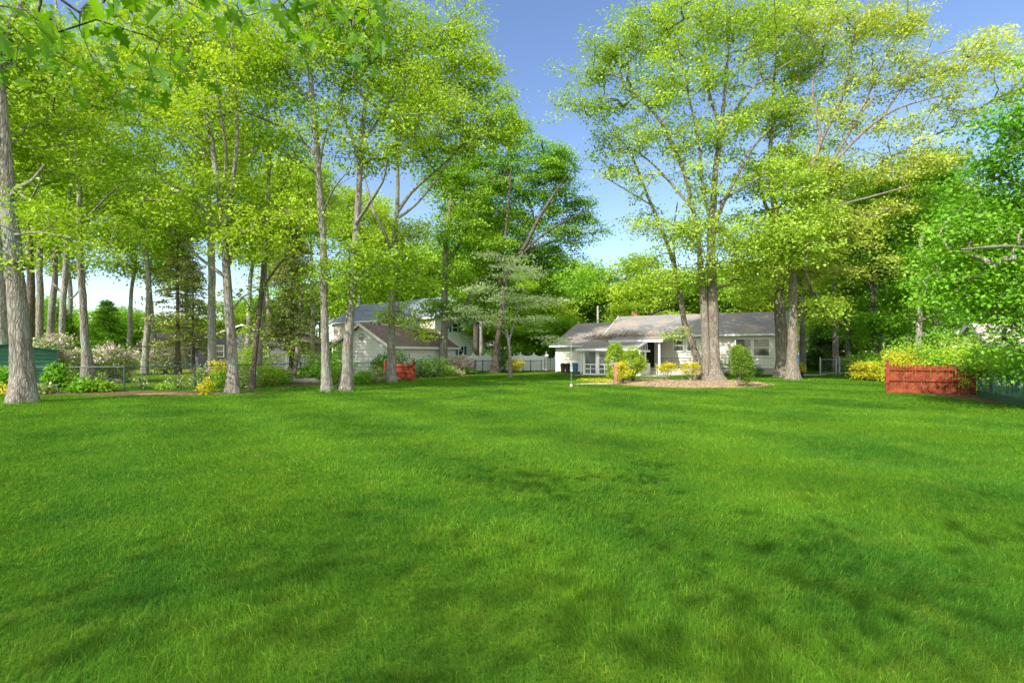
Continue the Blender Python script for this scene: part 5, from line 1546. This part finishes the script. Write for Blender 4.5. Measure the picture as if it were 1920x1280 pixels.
# bushes of the mulch bed
shrub("arborvitae", 1154, 28.5, 1.0, 2.05, 'arbor', "tall narrow arborvitae in front of the sunroom", 360, 330, 36, .06, shape='cone', spread=(.07, .06))
shrub("round_bush", 1187, 28.0, 1.35, 1.78, 'arbor', "large rounded lime bush in front of the sunroom's end", 361, 330, 34, .06, spread=(.08, .07), lift=.25)
shrub("round_bush", 1168, 26.6, .85, 1.1, 'yellow', "small yellow bush below the tall arborvitae", 362, 60, 26, .07, lift=.22)
shrub("topiary_bush", 1251, 29.2, .98, .98, 'yellow', "flat topped yellow topiary on pale stems before the porch post", 363, 60, 24, .075, lift=.5, bark='bark_pale', stems=7)
shrub("topiary_bush", 1294, 28.8, .86, .96, 'yellow', "flat topped yellow topiary on pale stems beside the big maple", 364, 54, 24, .075, lift=.45, bark='bark_pale', stems=7, shape='box')
shrub("leaning_arborvitae", 1384, 23.9, .86, 1.85, 'arbor_dark', "curved leaning arborvitae with bare brown stems at its foot", 365, 620, 38, .05, shape='cone', lean=-.02, bow=.22, spread=(.065, .06), lift=.2, stems=13, bark='bark_brown')
shrub("garden_bush", 1358, 34.6, 1.0, 1.0, 'hedge', "dark square hedge bush behind the big maple", 366, 60, 24, .08, shape='box')
shrub("garden_bush", 1419, 34.0, .8, .72, 'hedge', "small dark bush under the pair of windows", 367, 40, 24, .08)
shrub("garden_bush", 1400, 34.3, .6, .5, 'yellow', "tiny yellow tipped bush under the windows", 368, 24, 20, .07)
shrub("yellow_bush", 1501, 33.0, .62, .95, 'yellow', "small golden bush in a dark pot beside the pale trunk", 369, 40, 24, .07, lift=.3)
shrub("golden_hedge", 1625, 29.0, 1.25, 1.0, 'yellow', "golden clipped hedge bush nearer the wire gate", 370, 100, 26, .08, lift=.22, shape='box')
shrub("golden_hedge", 1652, 28.4, 1.15, .98, 'yellow', "golden clipped hedge bush touching the red picket fence", 371, 100, 26, .08, lift=.22, shape='box')
shrub("large_bush", 1645, 33.0, 2.9, 1.75, 'vivid', "large round green bush behind the golden hedge", 372, 170, 28, .12)
shrub("large_bush", 1600, 39.0, 2.2, 1.4, 'deep', "shadowy green bush behind the open wire gate", 373, 90, 26, .13)
for i, (px, d, w, h, lf, lab) in enumerate([(1700, 22.5, 1.9, 1.65, 'yellow', "bright yellow green bush over the picket fence's near post"), (1745, 22.2, 1.8, 1.6, 'vivid', "fresh green bush over the middle of the red pickets"), (1790, 21.6, 1.7, 1.75, 'lime', "lime bush over the far end of the red pickets"),
                                            (1770, 26.0, 2.6, 2.4, 'green', "tall green bush behind the lime bushes"), (1700, 27.0, 2.4, 2.2, 'green', "leafy green bush below the white barked trunk"), (1815, 23.5, 1.7, 2.2, 'lime', "lime bush beside the sage green outbuilding")]):
    shrub("large_bush", px, d, w, h, lf, lab, 380 + i, 130, 30, .095, stems=6)
# vines over the netting fence
shrub("vine_bush", 1850, 18.1, 1.5, 1.75, 'vivid', "dark leaved vine mound over the picket fence's far post", 390, 90, 24, .10, lift=.75, cat="vine")
shrub("vine_bush", 1895, 16.8, 1.5, 1.72, 'lime', "bright vine mound hanging over the netting fence", 391, 100, 24, .10, lift=.8, cat="vine")
shrub("vine_bush", 1940, 15.6, 1.5, 1.7, 'vivid', "vine mound over the netting at the frame's edge", 392, 90, 24, .10, lift=.7, cat="vine")
shrub("vine_bush", 1868, 17.6, .7, 1.15, 'green', "thin vine trailing down the green netting", 393, 16, 14, .09, lift=.2, cat="vine")
shrub("vine_bush", 1815, 18.7, .45, .75, 'lime', "small vine sprig hanging on the red pickets' corner", 394, 10, 12, .08, lift=.25, cat="vine")
# low ground cover
shrub("ground_cover", 1116, 27.2, 1.7, .22, 'yellow', "yellow ground cover mat at the mulch bed's stone edge", 395, 70, 20, .05, stems=0, cat="plant", spread=(.12, .03))
pot = empty("plant_pot", base_at(1501, 33.0)); tag(pot, "dark plastic pot under the small golden bush", "pot")
mb = MB(); mb.tube([(0, 0, 0), (0, 0, .28), (0, 0, .3), (0, 0, .34)], [.14, .19, .21, .21], 14); mb.build("body", M['black'], pot)

# twisted stump with reddish bark
tw = empty("twisted_stump", base_at(548, 27.0)); tag(tw, "twisted reddish old trunk with a burl beside the stone heap", "stump")
mb = MB()
mb.tube([(0.15, 0, 0), (0.1, 0, .3), (-.05, .05, .6), (-.18, 0, .85)], [.16, .12, .11, .09], 10)
mb.tube([(0.1, 0, .3), (.14, .05, .7), (.2, 0, 1.05), (.28, 0, 1.35), (.25, .02, 1.7), (.22, 0, 2.1)], [.1, .1, .12, .17, .1, .05], 10)
mb.tube([(0.24, 0, 1.2), (.34, -.05, 1.3), (.42, -.05, 1.32)], [.16, .15, .04], 8)
mb.build("trunk", M['bark_brown'], tw, True)
rng = np.random.default_rng(500)
sp = np.array([(-.8, 0, 1.45), (-.4, 0, 1.5), (0, .1, 1.55), (.5, 0, 1.3), (-1.0, 0, 1.25), (.2, 0, 2.2), (.7, 0, 1.5), (-.5, .2, 1.1)])
v, f, t = leaf_quads(sp, 60, (.22, .08), .1, rng)
link("foliage", np_mesh("foliage", v, f, False, t), M['lime'], tw)
br = empty("brush_pile", base_at(510, 25.6)); tag(br, "pile of dead sticks and brush at the lawn edge", "brush pile")
polys = []
for k in range(60):
    a = rng.uniform(0, 6.28); c = rng.normal(size=3) * np.array([.8, .25, .1]); c[2] = abs(c[2]) + .06
    L = rng.uniform(.3, .7); dd = np.array([math.cos(a), math.sin(a) * .6, rng.uniform(-.1, .25)])
    p = np.array([c, c + dd * L * .5, c + dd * L]); p[:, 2] = np.maximum(p[:, 2], .03)
    polys.append((p, [.018, .014, .008], 5, False))
V, Fc = tubes_mesh(polys, rng)
link("stick", np_mesh("stick", V, Fc, True), M['bark'], br)

# ------------------------------------------------------------------ chips and grass
def chips(n):
    a = rng.uniform(0, 6.28, n); r = np.sqrt(rng.uniform(0, 1.12, n))
    return np.stack([9.0 + 4.0 * r * np.cos(a), 26.7 + 3.8 * r * np.sin(a), np.full(n, 0.016)], 1)
v_, f_, t_ = scatter_leaves(9000, chips, 0.055, rng)
tag(link("wood_chips", np_mesh("wood_chips", v_, f_, False, t_), M['chip']), "wood chips and dry leaves strewn over the mulch bed", "wood chips", None, "stuff")
rng = np.random.default_rng(4242)
def blades(d, hmin, hmax, wmin, tri, x=None, bright=0.0):
    n = len(d)
    if x is None: x = rng.uniform(-1, 1, n) * (d * 1.12 + 0.6)
    ok = np.ones(n, bool)
    for cx, cy, rx, ry, rot in BEDS:
        ca, sa = math.cos(rot), math.sin(rot)
        u, v = (x - cx) * ca + (d - cy) * sa, -(x - cx) * sa + (d - cy) * ca
        ok &= (u / rx) ** 2 + (v / ry) ** 2 > 1.0
    x, d = x[ok], d[ok]; n = len(x)
    # tussocks: taller and shorter patches
    k = 0.5 + 0.25 * np.sin(x * 2.3 + 1.3 * np.sin(d * 1.7)) + 0.25 * np.sin(d * 2.9 + 1.1 * np.sin(x * 2.1 + 2))
    h = (hmin + (hmax - hmin) * (0.55 * k + 0.45 * rng.uniform(0, 1, n))) * rng.uniform(0.7, 1.15, n)
    w = np.maximum(wmin, d * 0.0011) * rng.uniform(0.7, 1.3, n)
    a = rng.uniform(0, 6.28, n); ln = np.abs(rng.normal(0.45, 0.35, n)) * h * 1.3
    la = rng.uniform(0, 6.28, n) * 0.55 + 2.5 * np.sin(x * 0.9 + d * 0.7)
    b = np.column_stack([x, d, np.full(n, -0.002)])
    side = np.column_stack([np.cos(a), np.sin(a), np.zeros(n)]) * (w / 2)[:, None]
    lean = np.column_stack([np.cos(la), np.sin(la), np.zeros(n)]) * ln[:, None]
    upv = np.array([0, 0, 1.0]) * h[:, None]
    t = np.clip(rng.normal(0.5, 0.22, n) + 0.15 * (k - 0.5) + bright, 0, 1)
    if tri:
        v = np.stack([b - side, b + side, b + lean + upv], 1)
        f = np.arange(3 * n).reshape(n, 3)
        return v.reshape(-1, 3), f, np.repeat(t, 3)
    m = b + lean * 0.28 + upv * 0.62
    tip = b + lean + upv * (1 - 0.25 * np.clip(ln / h, 0, 1.2))[:, None]
    v = np.stack([b - side, b + side, m + side * 0.8, m - side * 0.8, tip], 1)
    i = np.arange(n)[:, None] * 5
    f = np.concatenate([i + [0, 1, 2], i + [0, 2, 3], i + [3, 2, 4]], 0)
    return v.reshape(-1, 3), f, np.repeat(t, 5)
dn = np.sqrt(rng.uniform(1.6 ** 2, 3.6 ** 2, 110000))
df = np.exp(rng.uniform(math.log(3.6), math.log(36.0), 760000))
cut = df < rng.uniform(5.0, 9.0, len(df))
parts = [blades(np.concatenate([dn, df[cut]]), 0.03, 0.066, 0.003, False), blades(df[~cut], 0.03, 0.062, 0.0036, True)]
parts.append(blades(np.exp(rng.uniform(math.log(1.7), math.log(9.0), 4500)), 0.055, 0.10, 0.0034, False, None, 0.18))
bx, bd = [], []
for x0, d0, r0 in BASES:
    a = rng.uniform(0, 6.28, 260); r = r0 * 1.25 + np.abs(rng.normal(size=260)) * 0.22
    bx.append(x0 + r * np.cos(a)); bd.append(d0 + r * np.sin(a))
parts.append(blades(np.concatenate(bd), 0.08, 0.2, 0.012, True, np.concatenate(bx)))
VV, FF, TT, off = [], [], [], 0
for v, f, t in parts:
    VV.append(v); FF.append(f + off); TT.append(t); off += len(v)
g = link("grass", np_mesh("grass", np.concatenate(VV), np.concatenate(FF), False, np.concatenate(TT)), M['grass'])
tag(g, "mown green lawn grass covering the yard", "grass", None, "stuff")
